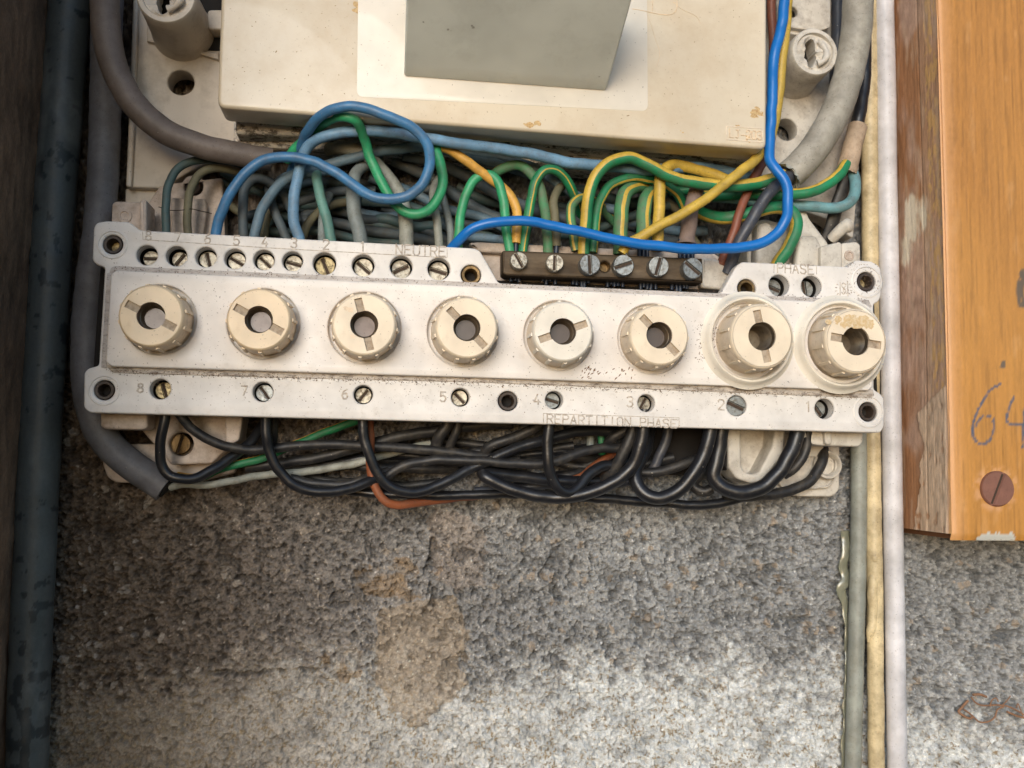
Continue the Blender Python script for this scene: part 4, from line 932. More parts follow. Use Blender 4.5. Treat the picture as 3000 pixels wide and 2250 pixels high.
        if not thr:
            link('metal_ring', lathe('metal_ring', top, [(rh*.95, -.0056), (rh*.92, -.0050), (rh*.88, -.0052), (rh*.88, -.0064), (rh*.84, -.0062), (rh*.84, -.0074), (rh*.80, -.0072), (rh*.80, -.0086), (rh*.76, -.0084), (rh*.76, -.0100)], 48), M['thread'], root)
            link('window_disc', lathe('window_disc', top, [(rh*.78, -.0098), (rh*.74, -.0094), (.0001, -.0094)], 48), M['glass' if i < 3 else 'glassdark'], root)
        else:
            pr = []
            for k in range(7): pr += [(rh*.93, -.0046-k*.0019), (rh*.82, -.0046-k*.0019-.0009)]
            pr += [(rh*.7, -.018), (.0001, -.0182)]
            link('threaded_sleeve', lathe('threaded_sleeve', top, pr, 48), M['thread'], root)
        # grip ribs round the skirt
        rm = None; nr = 12
        for k in range(nr):
            t = k*math.tau/nr+.2+i*.37
            z0, z1 = (L*.36, L-.0035) if not thr else (L*.34, L-.0035)
            d = Vector((math.cos(t), 0, math.sin(t))); tt = Vector((-math.sin(t), 0, math.cos(t))); q = []
            for z, rr in ((z0, fr_r*1.06), (z1, fr_r*1.03)):
                c = off(z); c = Vector((c.x, -.060-(z/L)*(HT-60)/1000, c.z))
                ex_ = .0012 if z == z0 else .0006
                q += [c+d*(rr-.0008)-tt*.0011, c+d*(rr+ex_)-tt*.0009, c+d*(rr+ex_)+tt*.0009, c+d*(rr-.0008)+tt*.0011]
            link('grip_rib', fixn(mesh('grip_rib', q, [(0, 1, 5, 4), (1, 2, 6, 5), (2, 3, 7, 6), (0, 3, 2, 1), (4, 5, 6, 7)]), 20), M[mk], root)
        if i == 7:
            st = mat('tea_brown_stain', srgb(205, 176, 130), .6, srgb(216, 200, 170), 700, .45, .6, .8)
            flakes('stain_flakes', root, 2512, 942, 44, 16, 60, HT+.03, st, 7)
        if i == 4: pass
        if i == 2: flakes('grime_patch', root, 1022, 905, 14, 5, 7, HT+.03, M['rimdirt'], 4); flakes('grime_patch', root, 1030, 988, 16, 6, 7, HT+.03, M['rimdirt'], 3)
PANEL = panel(); caps()

# ------------------------------------------------------------------ brass terminal bar
def bar():
    B = thing('earth_terminal', 'tarnished brass terminal bar with six slotted screws', 'terminal', W(1765, 785, 45))
    link('bar', plate('bar', [(1472, 735), (1484, 733), (2058, 757), (2060, 828), (1483, 806), (1473, 800)], 46, 60, 1.2, [(1772.5, 781, 15)], round_px=3), M['brass'], B)
    link('bore', lathe('bore', W(1772.5, 781, 60), [(.0031, -.0010), (.0030, -.006), (.0001, -.0061)], 28), M['bushing'], B)
    for x, y, r, ang, m in ((1520, 763, 25, 60, 'nickel'), (1625, 770, 25, 92, 'nickel'), (1728, 774, 30, 87, 'steel'), (1827, 777, 30, -21, 'steel'), (1929, 780, 29, 105, 'steel'), (2029, 786, 30, 38, 'steel')):
        c = W(x, y, 66); rr = r*pxs(x, y, 66)
        link('screw_shank', lathe('screw_shank', Vector((c.x, -.060, c.z)), [(rr*.99, 0), (rr*.99, .0035)], 32), M[m], B)
        screw('bar_screw', B, Vector((c.x, -.0635, c.z)), rr, ang, .0016, M[m], slot=.17, depth=.0016)
bar()

# ------------------------------------------------------------------ wires above the panel
GY = [M['green'], M['yellow']]; DGY = [M['dgreen'], M['yellow']]; DUST = [M['dustgreen'], M['yellow']]; YG = [M['yellow'], M['dgreen']]
NW = 'insulated wires looping above the fuse panel'
def uw(pts, h, d, m, label, **k): return wire(pts, h, d, m, label, group=k.pop('group', NW), **k)
uw([(630, 720, 50), (633, 680, 52), (642, 640, 54), (662, 590, 57), (695, 535, 59), (745, 484, 60), (800, 462, 60), (858, 460, 60), (915, 472, 61), (960, 492, 62), (1010, 524, 63), (1060, 560, 65), (1108, 581, 67), (1152, 583, 69), (1200, 571, 71), (1238, 538, 74), (1257, 490, 77), (1256, 440, 80), (1238, 402, 82), (1200, 368, 84), (1150, 346, 85), (1095, 325, 85), (1050, 313, 84), (1008, 312, 83), (965, 325, 79), (925, 352, 71), (898, 390, 60), (882, 430, 49), (868, 470, 36), (850, 520, 26)], 60, 31, M['blue'],
   'steel blue wire making the big figure-eight loop in front of the meter box edge')
uw([(882, 730, 47), (874, 690, 49), (862, 650, 50), (859, 600, 51), (867, 545, 51), (876, 495, 51), (887, 455, 53), (912, 420, 57), (955, 397, 62), (1010, 387, 64), (1095, 383, 65), (1170, 392, 65), (1242, 405, 64), (1387, 427, 61), (1500, 441, 58), (1590, 458, 55), (1671, 477, 52), (1798, 488, 50), (1900, 497, 49), (2033, 491, 46), (2110, 500, 37), (2175, 515, 36), (2230, 530, 34)], 48, 33, M['ltblue'],
   'pale blue wire rising at number 3 then running right under the meter box')
uw([(742, 720, 42), (748, 680, 44), (758, 635, 44), (780, 590, 44), (812, 548, 43), (850, 518, 42), (905, 500, 41), (960, 484, 41), (1043, 460, 42), (1110, 444, 43), (1170, 436, 42), (1235, 430, 40), (1330, 445, 36), (1450, 475, 32), (1580, 520, 28)], 42, 31, M['gryblue'],
   'grey blue wire curving up from number 4 behind the pale blue one')
uw([(716, 720, 36), (712, 650, 38), (712, 590, 38), (722, 545, 38), (745, 524, 36), (780, 528, 34), (815, 555, 32), (845, 600, 28), (870, 650, 24)], 36, 29, M['slate'], 'slate grey wire with a small tight bend above number 5')
uw([(800, 545, 30), (835, 520, 34), (870, 510, 36), (905, 508, 40), (950, 502, 38), (985, 480, 30)], 34, 28, M['gryblue'], 'short grey blue wire crossing behind the pale blue wire')
uw([(487, 705, 46), (485, 640, 47), (487, 590, 46), (495, 540, 44), (515, 500, 42), (550, 476, 40), (600, 467, 38), (655, 478, 34), (710, 500, 28), (760, 520, 22)], 42, 25, M['dkteal'], 'dark teal wire arching leftmost, rising at number 7')
uw([(552, 710, 44), (548, 640, 45), (552, 590, 45), (562, 545, 43), (583, 510, 41), (620, 493, 40), (665, 495, 36), (715, 514, 30), (770, 545, 24)], 42, 25, M['olive'], 'olive grey wire arching just inside the dark teal one')
uw([(850, 720, 34), (826, 670, 34), (806, 620, 33), (792, 580, 30), (788, 540, 24)], 32, 28, M['slate'], 'slate wire slanting between the fourth and third terminals')
uw([(772, 720, 28), (778, 660, 28), (790, 610, 26), (805, 560, 22)], 26, 25, M['olive'], 'dull olive wire deep behind the grey blue one')
uw([(975, 735, 44), (968, 690, 46), (955, 635, 46), (940, 580, 45), (930, 530, 43), (927, 500, 38), (930, 470, 30)], 44, 31, M['teal'], 'teal green wire dropping straight down at number 2')
uw([(885, 700, 30), (900, 660, 30), (930, 625, 28), (975, 600, 24), (1040, 590, 20)], 26, 25, M['olive'], 'dull olive wire curving away between numbers 3 and 2')
uw([(945, 720, 34), (944, 670, 32), (950, 610, 30), (965, 570, 24)], 30, 26, M['grey'], 'thin grey wire hidden behind the teal one')
uw([(1064, 735, 44), (1056, 700, 46), (1044, 650, 46), (1036, 600, 46), (1034, 550, 44, 40), (1042, 510, 40, 36), (1070, 485, 34, 34), (1110, 470, 26)], 44, 43, M['grey'], 'thick grey wire going down behind number 1')
uw([(1192, 745, 44), (1190, 690, 46), (1187, 640, 46), (1178, 590, 45), (1155, 545, 42, 40), (1120, 500, 40, 40), (1085, 462, 40, 40), (1045, 440, 41, 42), (1000, 432, 40, 42), (960, 442, 34, 38)], 44, 43, M['palegrey'], 'thickest pale grey wire crossing diagonally behind the steel blue loop')
uw([(1290, 745, 46), (1286, 700, 47), (1281, 655, 47), (1272, 610, 46), (1269, 570, 43), (1280, 535, 36), (1298, 512, 26)], 44, 25, M['palegrey'], 'pale greenish grey wire beside the word NEUTRE')
uw([(1322, 745, 38), (1320, 690, 38), (1314, 640, 37), (1302, 595, 34), (1290, 550, 28)], 36, 22, M['grey'], 'slim grey wire just left of the bright blue wire')
W14 = uw([(840, 470, 40), (862, 440, 46), (905, 400, 53), (940, 368, 61), (975, 347, 70), (1010, 341, 75), (1038, 350, 75), (1058, 380, 68), (1073, 425, 60), (1088, 470, 57), (1108, 515, 58), (1132, 560, 58), (1160, 600, 59), (1190, 622, 59), (1222, 628, 60), (1255, 615, 60), (1280, 585, 60), (1295, 545, 60), (1296, 505, 59), (1288, 470, 58), (1279, 442, 57, 29), (1283, 430, 56, 27)], 57, 30, M['green'],
   'bright green wire looping through the steel blue loop')
w14b = uw([(1277, 432, 55), (1296, 431, 56), (1330, 447, 55), (1387, 487, 53), (1430, 520, 51), (1470, 548, 50), (1496, 575, 50), (1512, 612, 51), (1515, 660, 52), (1512, 714, 53)], 53, 28, M['amber'],
   'amber yellow wire falling diagonally to the first screw of the brass bar')
sub_tube('conductor', w14b, [(1512, 705, 53), (1511, 745, 53)], 53, 14, M['strand'])
uw([(1340, 745, 45), (1343, 690, 46), (1349, 635, 47), (1362, 580, 48), (1383, 535, 49), (1410, 514, 50), (1440, 514, 51), (1462, 540, 52), (1474, 585, 52), (1480, 640, 52), (1488, 700, 52), (1496, 745, 52)], 50, 28, GY, 'green wire with a narrow yellow edge arching highest at the left of the brass bar', sides=24, stripe=[(-80, 12, 1)])
uw([(1440, 520, 36), (1462, 500, 42), (1490, 486, 44), (1520, 485, 45), (1552, 505, 46), (1578, 540, 47), (1592, 590, 49), (1599, 640, 51), (1604, 700, 52), (1606, 745, 52)], 46, 29, DUST, 'green and yellow wire arching behind, ending at the second brass bar screw', sides=24, stripe=[(-72, 15, 1)])
w17 = uw([(1530, 745, 51), (1537, 700, 52), (1546, 640, 53), (1557, 580, 53), (1572, 525, 53), (1595, 500, 53), (1625, 498, 52), (1655, 520, 48), (1680, 565, 42), (1700, 620, 32), (1712, 660, 24)], 50, 28, DGY, 'green and yellow striped wire arching over two neighbours beside the brass bar', sides=24, stripe=[(8, 12, 1)])
w18 = uw([(1631, 722, 52), (1630, 680, 52), (1625, 630, 51), (1622, 590, 49), (1632, 560, 44), (1650, 545, 34), (1668, 550, 24)], 48, 25, M['olive'], 'dusty olive wire ending bare at the second brass screw')
sub_tube('conductor', w18, [(1631, 712, 53), (1629, 745, 53)], 53, 14, M['strand'])
w19 = uw([(1688, 735, 52), (1680, 690, 52), (1673, 645, 52), (1674, 605, 51), (1690, 585, 49), (1715, 580, 44), (1740, 590, 38), (1770, 615, 32), (1800, 650, 26)], 48, 27, DUST, 'dusty green wire in a small low arch left of the tall yellow one', sides=24, stripe=[(-35, 14, 1)])
uw([(1710, 745, 54), (1712, 700, 55), (1717, 640, 57), (1724, 580, 59), (1740, 528, 60), (1768, 488, 61), (1803, 468, 61), (1845, 463, 61), (1885, 476, 61), (1920, 496, 61), (1962, 516, 60), (2015, 531, 59), (2070, 539, 58), (2140, 546, 57), (2200, 541, 56), (2245, 530, 54), (2285, 518, 51), (2320, 505, 50)], 59, 34, YG, 'thick half yellow half green wire arching right into the torn grey cable', sides=24, stripe=[(84, 80, 1)])
w21 = uw([(1736, 740, 51), (1742, 690, 51), (1746, 640, 51), (1754, 600, 50), (1772, 562, 49), (1800, 535, 48), (1850, 521, 47), (1905, 525, 44), (1955, 545, 40), (1990, 575, 36), (2006, 620, 30), (2010, 680, 26)], 46, 27, DGY, 'dark green and yellow wire arching below the half yellow one', sides=24, stripe=[(42, 14, 1)])
w22 = uw([(1817, 745, 51), (1818, 690, 52), (1819, 640, 52), (1822, 600, 51), (1834, 565, 48), (1862, 548, 42, 36), (1900, 552, 32), (1940, 565, 24)], 50, 42, DUST, 'wide dusty green cable with a yellow centre stripe at the fourth brass screw', sides=24, stripe=[(0, 14, 1)])
w23 = uw([(1884, 722, 50), (1885, 680, 51), (1886, 630, 51), (1892, 590, 49), (1903, 568, 43, 38), (1920, 556, 32)], 50, 41, DUST, 'short dusty green cable bending back beside the upright yellow wire', sides=24, stripe=[(10, 16, 1)])
for dx in (-12, 0, 11): sub_tube('conductor', w23, [(1884+dx, 715, 50), (1886+dx, 765, 50)], 50, 12, M['strand'])
w24 = uw([(1926, 735, 53), (1927, 690, 53), (1929, 640, 53), (1932, 580, 53), (1934, 530, 53), (1943, 500, 52), (1968, 484, 50), (2010, 490, 48), (2060, 504, 46), (2110, 520, 46), (2155, 538, 46)], 50, 33, [M['yellow'], M['dgreen']], 'upright dusty yellow wire with a green back, bending right at the top', stripe=[(125, 40, 1)])
w25 = uw([(1822, 742, 61), (1840, 716, 62), (1880, 692, 63), (1920, 668, 64), (1979, 638, 65), (2030, 608, 66), (2075, 578, 66), (2125, 538, 66), (2170, 503, 65), (2215, 465, 62), (2248, 420, 58), (2268, 360, 54), (2282, 270, 54), (2292, 160, 55), (2303, 60, 56), (2312, -160, 56)], 62, 29, [M['yellow'], M['dgreen']], 'yellow wire with a green edge slanting up across the others and leaving at the top', stripe=[(115, 42, 1)])
sub_tube('conductor', w25, [(1829, 735, 62), (1836, 750, 64), (1834, 768, 63)], 63, 5, M['steel'])
w26 = uw([(2012, 716, 50, 60), (2013, 700, 50, 46), (2018, 655, 50, 46), (2026, 610, 49, 43), (2034, 575, 47, 42), (2042, 552, 42, 38), (2050, 545, 34, 30)], 48, 44, M['cloth'], 'dusty grey brown sleeved cable with a flared end at the last brass screw')
for dx in (-18, -5, 7, 19): sub_tube('conductor', w26, [(2010+dx, 700, 51), (2010+dx, 765, 51)], 51, 12, M['strand'])
W27 = uw([(1308, 755, 50), (1328, 722, 56), (1350, 698, 62), (1378, 675, 66), (1415, 658, 68), (1480, 649, 69), (1535, 648, 69), (1585, 654, 69), (1650, 668, 69), (1725, 685, 69), (1800, 701, 69), (1900, 718, 69), (2010, 728, 69), (2110, 728, 68), (2180, 724, 68), (2235, 709, 69), (2277, 683, 70), (2299, 648, 71), (2309, 604, 71), (2307, 560, 70), (2295, 522, 69), (2273, 497, 68), (2257, 470, 66), (2256, 400, 64), (2262, 290, 63), (2265, 200, 62), (2270, 150, 62), (2288, 88, 62), (2296, 30, 62), (2302, -160, 62)], 68, 29, M['bright'],
   'bright blue wire sweeping across in front of the brass bar and up the right side', sides=18)
uw([(2112, 775, 45), (2128, 735, 48), (2147, 690, 50), (2166, 624, 50), (2188, 568, 49), (2208, 525, 47), (2230, 485, 44), (2252, 440, 42), (2268, 330, 40), (2268, 180, 40), (2262, 60, 40), (2256, -160, 40)], 46, 25, M['brown'], 'reddish brown wire rising behind the bright blue one')
uw([(2130, 800, 46), (2147, 756, 50), (2168, 703, 54), (2199, 651, 56), (2228, 600, 57), (2258, 560, 57, 34), (2292, 530, 53, 40), (2320, 508, 49, 40)], 54, 33, M['ink'], 'slate black wire coming out of the torn grey cable')
uw([(2060, 575, 34), (2130, 572, 36), (2200, 568, 40), (2260, 572, 44), (2320, 570, 46), (2380, 560, 47), (2425, 538, 46), (2458, 512, 43), (2480, 480, 40)], 42, 31, [M['dgreen'], M['yellow']], 'green and yellow wire bowing right into the tan sleeve', sides=24, stripe=[(-50, 24, 1)])
uw([(2020, 572, 30), (2090, 576, 32), (2180, 585, 34), (2280, 595, 36), (2362, 604, 38), (2432, 608, 40), (2478, 600, 42), (2502, 575, 42), (2506, 540, 40), (2496, 500, 36)], 36, 30, M['aqua'], 'aqua wire bending up into the tan sleeve at the right')
uw([(2270, 790, 42), (2285, 762, 45), (2303, 735, 47), (2324, 695, 48), (2333, 655, 48), (2322, 624, 48), (2290, 609, 47), (2250, 611, 46), (2215, 620, 45), (2175, 632, 43), (2120, 640, 38), (2070, 632, 30), (2030, 610, 22)], 44, 36, [M['dgreen'], M['yellow']], 'green wire with a yellow outer edge curling down behind the word PHASE', sides=24, stripe=[(-70, 24, 1)])
uw([(2418, 712, 24), (2428, 690, 26), (2445, 625, 30), (2462, 575, 32), (2478, 520, 34), (2492, 470, 36)], 30, 38, M['black2'], 'flat black cable stub passing behind the aqua wire', flat=.5)
ts = uw([(2480, 505, 37, 56), (2490, 460, 37, 54), (2500, 420, 36, 52), (2512, 372, 34, 52)], 36, 54, M['tan'], 'tan cardboard-like sleeve round the cable at the right', name='cable_sleeve', cat='sleeve', sides=24)
torn_rim(ts, 2480, 505, 37, 54, 105, M['tan'])
uw([(2508, 385, 32, 36), (2516, 340, 32, 36), (2524, 300, 31), (2532, 240, 30), (2534, 120, 28), (2534, -160, 28)], 30, 34, M['black'], 'black cable above the tan sleeve, half hidden by the grey sheath')
uw([(2457, -160, 24), (2456, 0, 24), (2455, 90, 24), (2450, 240, 22)], 24, 36, M['ink'], 'glossy black cable at the top between flap and grey sheath')
# conductor ends poking out under the bar
for i, (x, y, n, par) in enumerate(((1508, 822, 3, w14b), (1608, 828, 4, w17), (1702, 834, 5, w21), (1802, 838, 5, w22), (1898, 842, 5, w23), (1992, 846, 5, w26))):
    for k in range(n):
        dx = (k-(n-1)/2)*11
        sub_tube('conductor_end', par, [(x+dx, y-34, 50), (x+dx+random.uniform(-3, 3), y+random.uniform(-4, 10), 50.5)], 50, 11, M['strand'])

# the dark bundle deep behind
deep = [([(650, 500), (760, 560), (900, 600), (1040, 590), (1180, 600), (1340, 660), (1500, 720)], 14, 30, 'dkteal'), ([(700, 640), (850, 600), (980, 560), (1100, 560)], 18, 28, 'slate'),
        ([(1180, 455), (1260, 470), (1345, 505), (1420, 545), (1490, 585), (1580, 620), (1700, 650)], 26, 34, 'slate'), ([(1150, 470), (1260, 520), (1360, 590), (1460, 640), (1560, 660)], 18, 34, 'slate'),
        ([(1080, 520), (1200, 560), (1300, 610), (1420, 640), (1540, 700)], 22, 28, 'gryblue'), ([(1050, 640), (1160, 650), (1260, 680), (1380, 730)], 14, 30, 'slate'),
        ([(1340, 545), (1400, 580), (1500, 600), (1600, 606), (1700, 610)], 10, 30, 'dkteal'), ([(1230, 420), (1350, 445), (1480, 466), (1560, 490), (1640, 540), (1720, 590), (1820, 620)], 34, 27, 'gryblue'),
        ([(1560, 610), (1650, 625), (1760, 640), (1860, 660)], 14, 34, 'slate'), ([(1620, 690), (1720, 680), (1830, 640), (1960, 600)], 22, 26, 'dkteal'), ([(1950, 590), (2000, 630), (2030, 700), (2060, 740)], 22, 26, 'olive'),
        ([(1280, 640), (1350, 690), (1450, 700), (1560, 730)], 26, 26, 'gryblue'), ([(860, 660), (920, 620), (1010, 620), (1100, 650)], 12, 32, 'slate'), ([(720, 700), (800, 640), (880, 560), (960, 540)], 10, 30, 'dkteal'),
        ([(1960, 560), (2040, 555), (2120, 560), (2190, 560)], 26, 28, 'dgreen'), ([(620, 560), (700, 620), (800, 680)], 8, 26, 'olive')]
DL = ['longest dark teal wire crossing the whole shadowed bundle low behind the loops', 'slate wire low in the bundle behind numbers 5 to 2', 'slate cable running diagonally down behind the amber wire', 'second slate cable just below the diagonal one behind the green loop', 'grey blue wire sloping behind the word NEUTRE', 'slate wire at the bottom edge of the bundle above NEUTRE', 'dark teal wire lying flat behind the first green arches', 'grey blue wire just under the long pale blue wire', 'slate cable lying flat behind the arches over the brass bar', 'dark teal wire rising to the right behind the striped arches', 'olive wire falling behind the brown sleeved cable', 'grey blue wire passing low behind the bright blue arch', 'slate wire deep between numbers 3 and 1', 'dark teal wire rising from number 5 into the dark', 'dark green wire lying flat behind the brown sleeve top', 'dull olive wire slanting deepest at the far left of the bundle']
for (pts, h, d, m), dl in zip(deep, DL):
    uw([(x, y, h+random.uniform(-2, 2)) for x, y in pts], h, d, M[m], dl, group='wires deep in the shadowed bundle', sides=10, step=.003)
cw = [(465, 606, 44), (500, 616, 46), (535, 616, 47), (560, 612, 47), (590, 618, 44), (620, 626, 40)]
tag(link('cobweb_thread', tube_mesh('cobweb_thread', wpts(cw, 45, 3), 5, .002, None, .0004), M['bushdark']), 'dark cobweb thread tied across the two leftmost thin wires', 'cobweb')

# ------------------------------------------------------------------ wires under the panel
BW = 'black wires hanging below the fuse panel'
def bw(pts, h, d, m, label, **k): return wire(pts, h, d, M[m], label, group=BW, **k)
bw([(486, 1190, 50), (483, 1225, 50), (476, 1267, 49), (469, 1321, 47), (476, 1365, 45), (498, 1394, 44), (534, 1404, 43), (577, 1400, 41), (624, 1376, 38), (679, 1339, 33), (733, 1298, 28), (775, 1240, 22)], 44, 31, 'black', 'black wire in a round loop at far lower left over the screw')
bw([(512, 1190, 46), (535, 1224, 46), (559, 1253, 44), (606, 1285, 42), (661, 1307, 40), (733, 1317, 38), (800, 1313, 36), (870, 1306, 35), (958, 1302, 34), (1067, 1307, 33), (1175, 1312, 32), (1284, 1322, 31), (1392, 1334, 30), (1450, 1342, 28), (1520, 1350, 26)], 38, 29, 'black2', 'dusty black wire running right from lower left across the hollow')
bw([(781, 1190, 50), (779, 1230, 50), (780, 1267, 49), (788, 1321, 47), (812, 1372, 45), (850, 1412, 43), (905, 1436, 41), (975, 1441, 39), (1031, 1429, 37), (1085, 1408, 34), (1130, 1395, 30)], 44, 31, 'black', 'black wire dropping under lower number 7 in a wide bow')
bw([(800, 1190, 40), (802, 1240, 38), (800, 1290, 34), (790, 1330, 28)], 36, 26, 'black2', 'short black wire straight behind the one under number 7')
bw([(850, 1400, 30), (920, 1416, 30), (1010, 1420, 30), (1080, 1400, 29), (1140, 1380, 27)], 30, 27, 'black2', 'dusty black wire nested just inside the bow under number 7')
bw([(1061, 1200, 51), (1063, 1240, 51), (1068, 1290, 50), (1085, 1342, 49), (1110, 1394, 47), (1150, 1431, 45), (1197, 1443, 43), (1248, 1436, 41), (1320, 1404, 39), (1374, 1375, 37), (1429, 1352, 37), (1470, 1330, 37), (1519, 1310, 36), (1573, 1296, 35), (1650, 1273, 33), (1730, 1262, 30), (1820, 1268, 26)], 44, 31, 'black', 'black wire falling beside lower number 6 and climbing far to the right')
bw([(1130, 1398, 36), (1157, 1377, 37), (1212, 1357, 37), (1284, 1347, 38), (1392, 1350, 39), (1501, 1357, 39), (1591, 1359, 39), (1650, 1345, 38), (1707, 1323, 36), (1762, 1314, 34), (1816, 1312, 32), (1870, 1300, 26)], 37, 28, 'black2', 'dusty black wire with paint specks crossing the middle of the hollow')
bw([(1610, 1200, 52), (1609, 1245, 52), (1604, 1303, 51), (1607, 1357, 50), (1620, 1404, 48), (1641, 1435, 46), (1670, 1443, 44), (1700, 1422, 42), (1726, 1389, 40), (1762, 1368, 37), (1812, 1360, 34), (1850, 1345, 30)], 46, 31, 'black', 'black wire hanging in a narrow hook under lower number 4')
bw([(1888, 1200, 52), (1885, 1252, 52), (1876, 1303, 51), (1858, 1357, 49), (1816, 1401, 47), (1762, 1431, 45), (1689, 1453, 43), (1617, 1457, 41), (1545, 1446, 40), (1472, 1422, 39), (1430, 1402, 38), (1414, 1390, 36), (1440, 1386, 33), (1500, 1394, 30), (1600, 1406, 28), (1700, 1412, 26), (1800, 1408, 24)], 42, 37, 'black', 'thick black wire doubling back in a long flat hairpin at the bottom')
bw([(1862, 1210, 44), (1850, 1270, 43), (1832, 1315, 41), (1809, 1357, 38), (1788, 1388, 34), (1770, 1400, 28)], 40, 33, 'black2', 'dusty black wire close behind the one under lower number 3')
bw([(2092, 1200, 52), (2082, 1255, 52), (2072, 1303, 51), (2050, 1357, 50), (2012, 1412, 48), (1975, 1446, 46), (1932, 1460, 45), (1895, 1449, 43), (1868, 1420, 41), (1860, 1390, 39), (1872, 1352, 36), (1892, 1310, 32), (1900, 1260, 28)], 46, 39, 'black', 'thick black wire in a deep U between lower numbers 3 and 2')
bw([(2116, 1200, 46), (2113, 1263, 46), (2108, 1310, 45), (2096, 1360, 44), (2092, 1400, 44), (2118, 1428, 45), (2160, 1442, 46), (2205, 1438, 47), (2248, 1417, 48), (2284, 1380, 49), (2310, 1338, 50), (2328, 1296, 50), (2338, 1255, 50), (2342, 1200, 50)], 47, 42, 'black', 'thickest black wire curving up over the white base at lower right')
bw([(2366, 1210, 44), (2366, 1267, 44), (2364, 1303, 43), (2350, 1342, 42), (2325, 1372, 40), (2295, 1392, 36)], 42, 27, 'black2', 'thin black wire tucked just right of the thickest one')
bw([(2418, 1312, 14, 18), (2412, 1335, 17), (2404, 1362, 19), (2385, 1396, 20), (2352, 1422, 21), (2307, 1440, 22), (2250, 1449, 24), (2181, 1455, 26), (2120, 1450, 26)], 20, 30, 'black2', 'dusty black wire entering the round boss at lower right')
bw([(960, 1425, 20), (1038, 1440, 22), (1175, 1449, 24), (1320, 1452, 24), (1465, 1447, 23), (1600, 1452, 22), (1762, 1461, 22), (1860, 1468, 22), (1942, 1474, 23), (2033, 1480, 24), (2105, 1474, 25), (2163, 1460, 25), (2230, 1448, 24)], 23, 27, 'black', 'long black wire forming the lowest line of the bundle')
bw([(720, 1370, 18), (850, 1354, 20), (940, 1339, 22), (1031, 1316, 24), (1103, 1297, 25), (1175, 1278, 26), (1248, 1266, 26), (1340, 1252, 26), (1500, 1240, 24)], 24, 32, 'black2', 'dusty black wire sloping up from the left behind the others')
bw([(1325, 1200, 34), (1308, 1250, 33), (1286, 1282, 31), (1276, 1310, 28)], 31, 35, 'black2', 'short stubby dusty black wire left of the middle fixing')
bw([(1348, 1200, 32), (1340, 1250, 31), (1328, 1285, 29), (1318, 1310, 26)], 30, 26, 'black2', 'short dusty black wire right beside the stubby one')
bw([(1620, 1215, 34), (1573, 1250, 34), (1519, 1276, 33), (1460, 1297, 32), (1428, 1315, 30), (1425, 1332, 28), (1470, 1352, 26)], 32, 31, 'black2', 'dusty black wire bending sharply left of the hook under number 4')
bw([(1880, 1230, 32), (1834, 1258, 32), (1795, 1283, 30), (1780, 1300, 26)], 30, 30, 'black2', 'short dusty black wire slanting under the letters of PHASE')
bw([(2070, 1340, 26), (2033, 1348, 26), (1979, 1368, 26), (1914, 1384, 25), (1850, 1380, 22)], 25, 29, 'black2', 'dusty black wire crossing behind the deep U')
bw([(1960, 1230, 26), (1950, 1290, 25), (1925, 1350, 23), (1900, 1400, 20)], 24, 28, 'ink', 'slate black wire lost in the dark gap right of lower number 3')
bw([(2086, 1430, 30), (2060, 1440, 28), (2030, 1420, 26), (2060, 1380, 26), (2100, 1330, 26)], 27, 30, 'black2', 'dusty black wire folded behind the thickest one')
bw([(1390, 1440, 16), (1500, 1430, 16), (1620, 1420, 17), (1760, 1422, 18), (1850, 1406, 20), (1900, 1380, 22)], 18, 26, 'ink', 'slate black wire low behind the flat hairpin')
rs_ = random.Random(21)
for k in range(13):
    x0 = rs_.uniform(640, 1700); y0 = rs_.uniform(520, 690); x1 = x0+rs_.uniform(260, 520); sl = rs_.uniform(.02, .22)
    uw([(x0+(x1-x0)*t, y0+(x1-x0)*t*sl+rs_.uniform(-14, 14), 8+rs_.uniform(0, 10)) for t in (0, .25, .5, .75, 1)], 12, rs_.uniform(24, 32), M[rs_.choice(['slate', 'dkteal', 'ink', 'gryblue', 'slate'])], 'one of the unlit wires at the very back above the fuse panel', group='unlit wires at the very back above the panel', sides=10, step=.003)
for k in range(14):
    x0 = rs_.uniform(800, 1750); y0 = rs_.uniform(1265, 1410); x1 = x0+rs_.uniform(220, 480); sl = rs_.uniform(-.14, .12)
    y = lambda t: min(1438, y0+(x1-x0)*t*sl+rs_.uniform(-16, 16))
    bw([(x0+(x1-x0)*t, y(t), 7+rs_.uniform(0, 10)) for t in (0, .25, .5, .75, 1)], 12, rs_.uniform(24, 32), rs_.choice(['black', 'black2', 'black2']), 'one of the black wires at the very back of the lower tangle', sides=10, step=.003)
wire([(500, 1428, 24), (530, 1420, 27), (560, 1420, 28), (610, 1421, 28), (697, 1405, 26), (787, 1390, 24), (896, 1382, 22), (958, 1372, 22), (1049, 1356, 22), (1103, 1340, 22), (1180, 1318, 20), (1260, 1300, 16)], 24, 23, M['palegrey'], 'pale grey wire leaving the open hose end and rising to the right')
wire([(600, 1396, 26), (624, 1384, 27), (679, 1364, 27), (769, 1343, 26), (850, 1308, 24), (915, 1281, 22), (977, 1257, 22), (1055, 1229, 22), (1120, 1200, 22)], 24, 25, [M['dgreen'], M['amber']], 'green and amber wire sloping up under lower number 6', stripe=[(-90, 40, 1)])
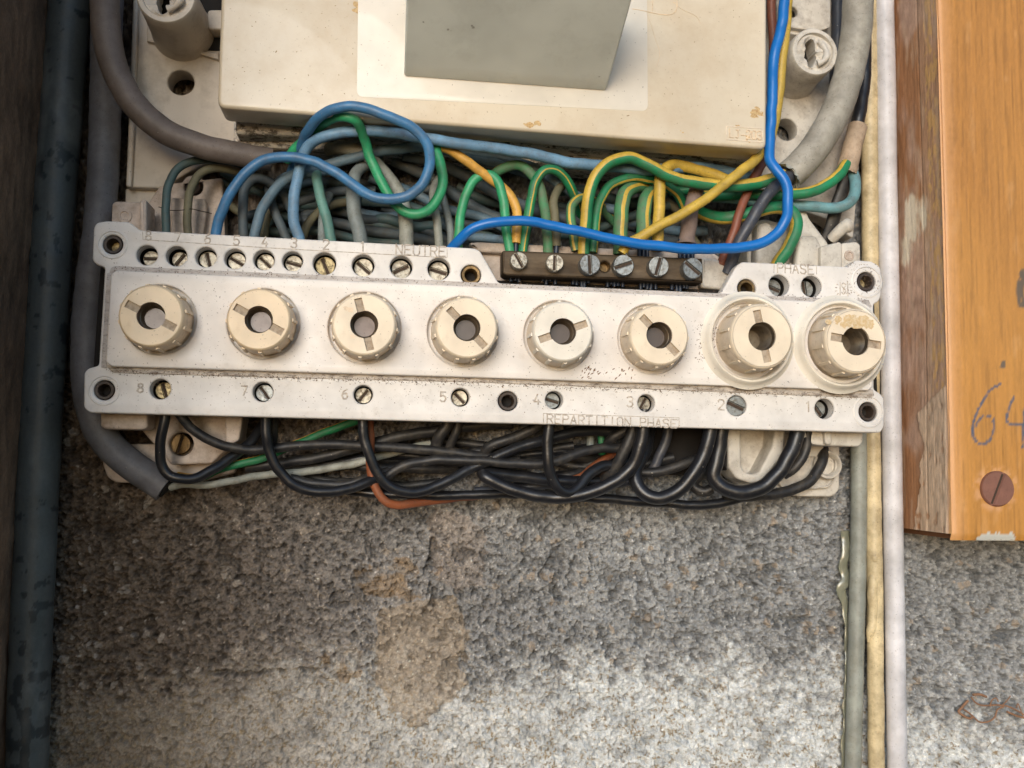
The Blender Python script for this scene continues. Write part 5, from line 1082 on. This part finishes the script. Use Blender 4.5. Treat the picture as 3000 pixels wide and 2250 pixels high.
wire([(1080, 1210, 40), (1083, 1250, 38), (1085, 1303, 36), (1085, 1370, 34), (1094, 1412, 33), (1112, 1450, 32), (1136, 1473, 31), (1168, 1480, 28), (1212, 1474, 24), (1284, 1464, 18), (1356, 1455, 11), (1440, 1446, 7)], 32, 26, M['orange'], 'rust orange wire bending sharply at the bottom of the bundle')
wire([(1640, 1412, 22), (1700, 1396, 20), (1760, 1350, 18), (1800, 1330, 16)], 20, 20, M['orange'], 'short bit of orange wire glimpsed behind the black ones')
wire([(520, 1392, 16), (560, 1398, 18), (600, 1392, 18), (640, 1376, 18)], 18, 22, M['amber'], 'small amber wire scrap beside the screw at lower left')
wire([(1760, 1240, 20), (1762, 1300, 20), (1764, 1330, 18)], 20, 20, M['dgreen'], 'short green wire glimpsed behind the black ones under PHASE')
wire([(1728, 1240, 18), (1730, 1290, 18), (1732, 1330, 18)], 18, 22, M['grey'], 'short grey wire beside the glimpsed green one')
print('objects', len(bpy.data.objects))

# dried roots clinging to the wall at lower right
RT = mat('dried_root_skin', srgb(140, 104, 78), .7, srgb(90, 66, 50), 300, bump=.0002)
rt = thing('dried_roots', 'tangle of thin brown dried roots stuck on the concrete at lower right', 'roots', W(2890, 2090, 0))
for L, d in (([(2845, 2042), (2858, 2058), (2875, 2066), (2900, 2067), (2925, 2066), (2950, 2068), (2975, 2080), (3000, 2094)], 4.5), ([(2836, 2052), (2815, 2076), (2808, 2084), (2824, 2098), (2842, 2106), (2850, 2100)], 7),
             ([(2822, 2078), (2850, 2098), (2872, 2116), (2900, 2112), (2916, 2098), (2922, 2080), (2940, 2070)], 4.5), ([(2900, 2070), (2905, 2052), (2918, 2045), (2924, 2056)], 3.5), ([(2935, 2068), (2955, 2046), (2960, 2038)], 3),
             ([(2950, 2085), (2975, 2096), (3000, 2103)], 6), ([(2978, 2074), (2982, 2060), (2990, 2080), (2998, 2100)], 3), ([(2850, 2036), (2866, 2034), (2890, 2042)], 7)):
    sub_tube('root', rt, [(x, y, 3.2) for x, y in L], 3.2, d, RT, 8, .0004)
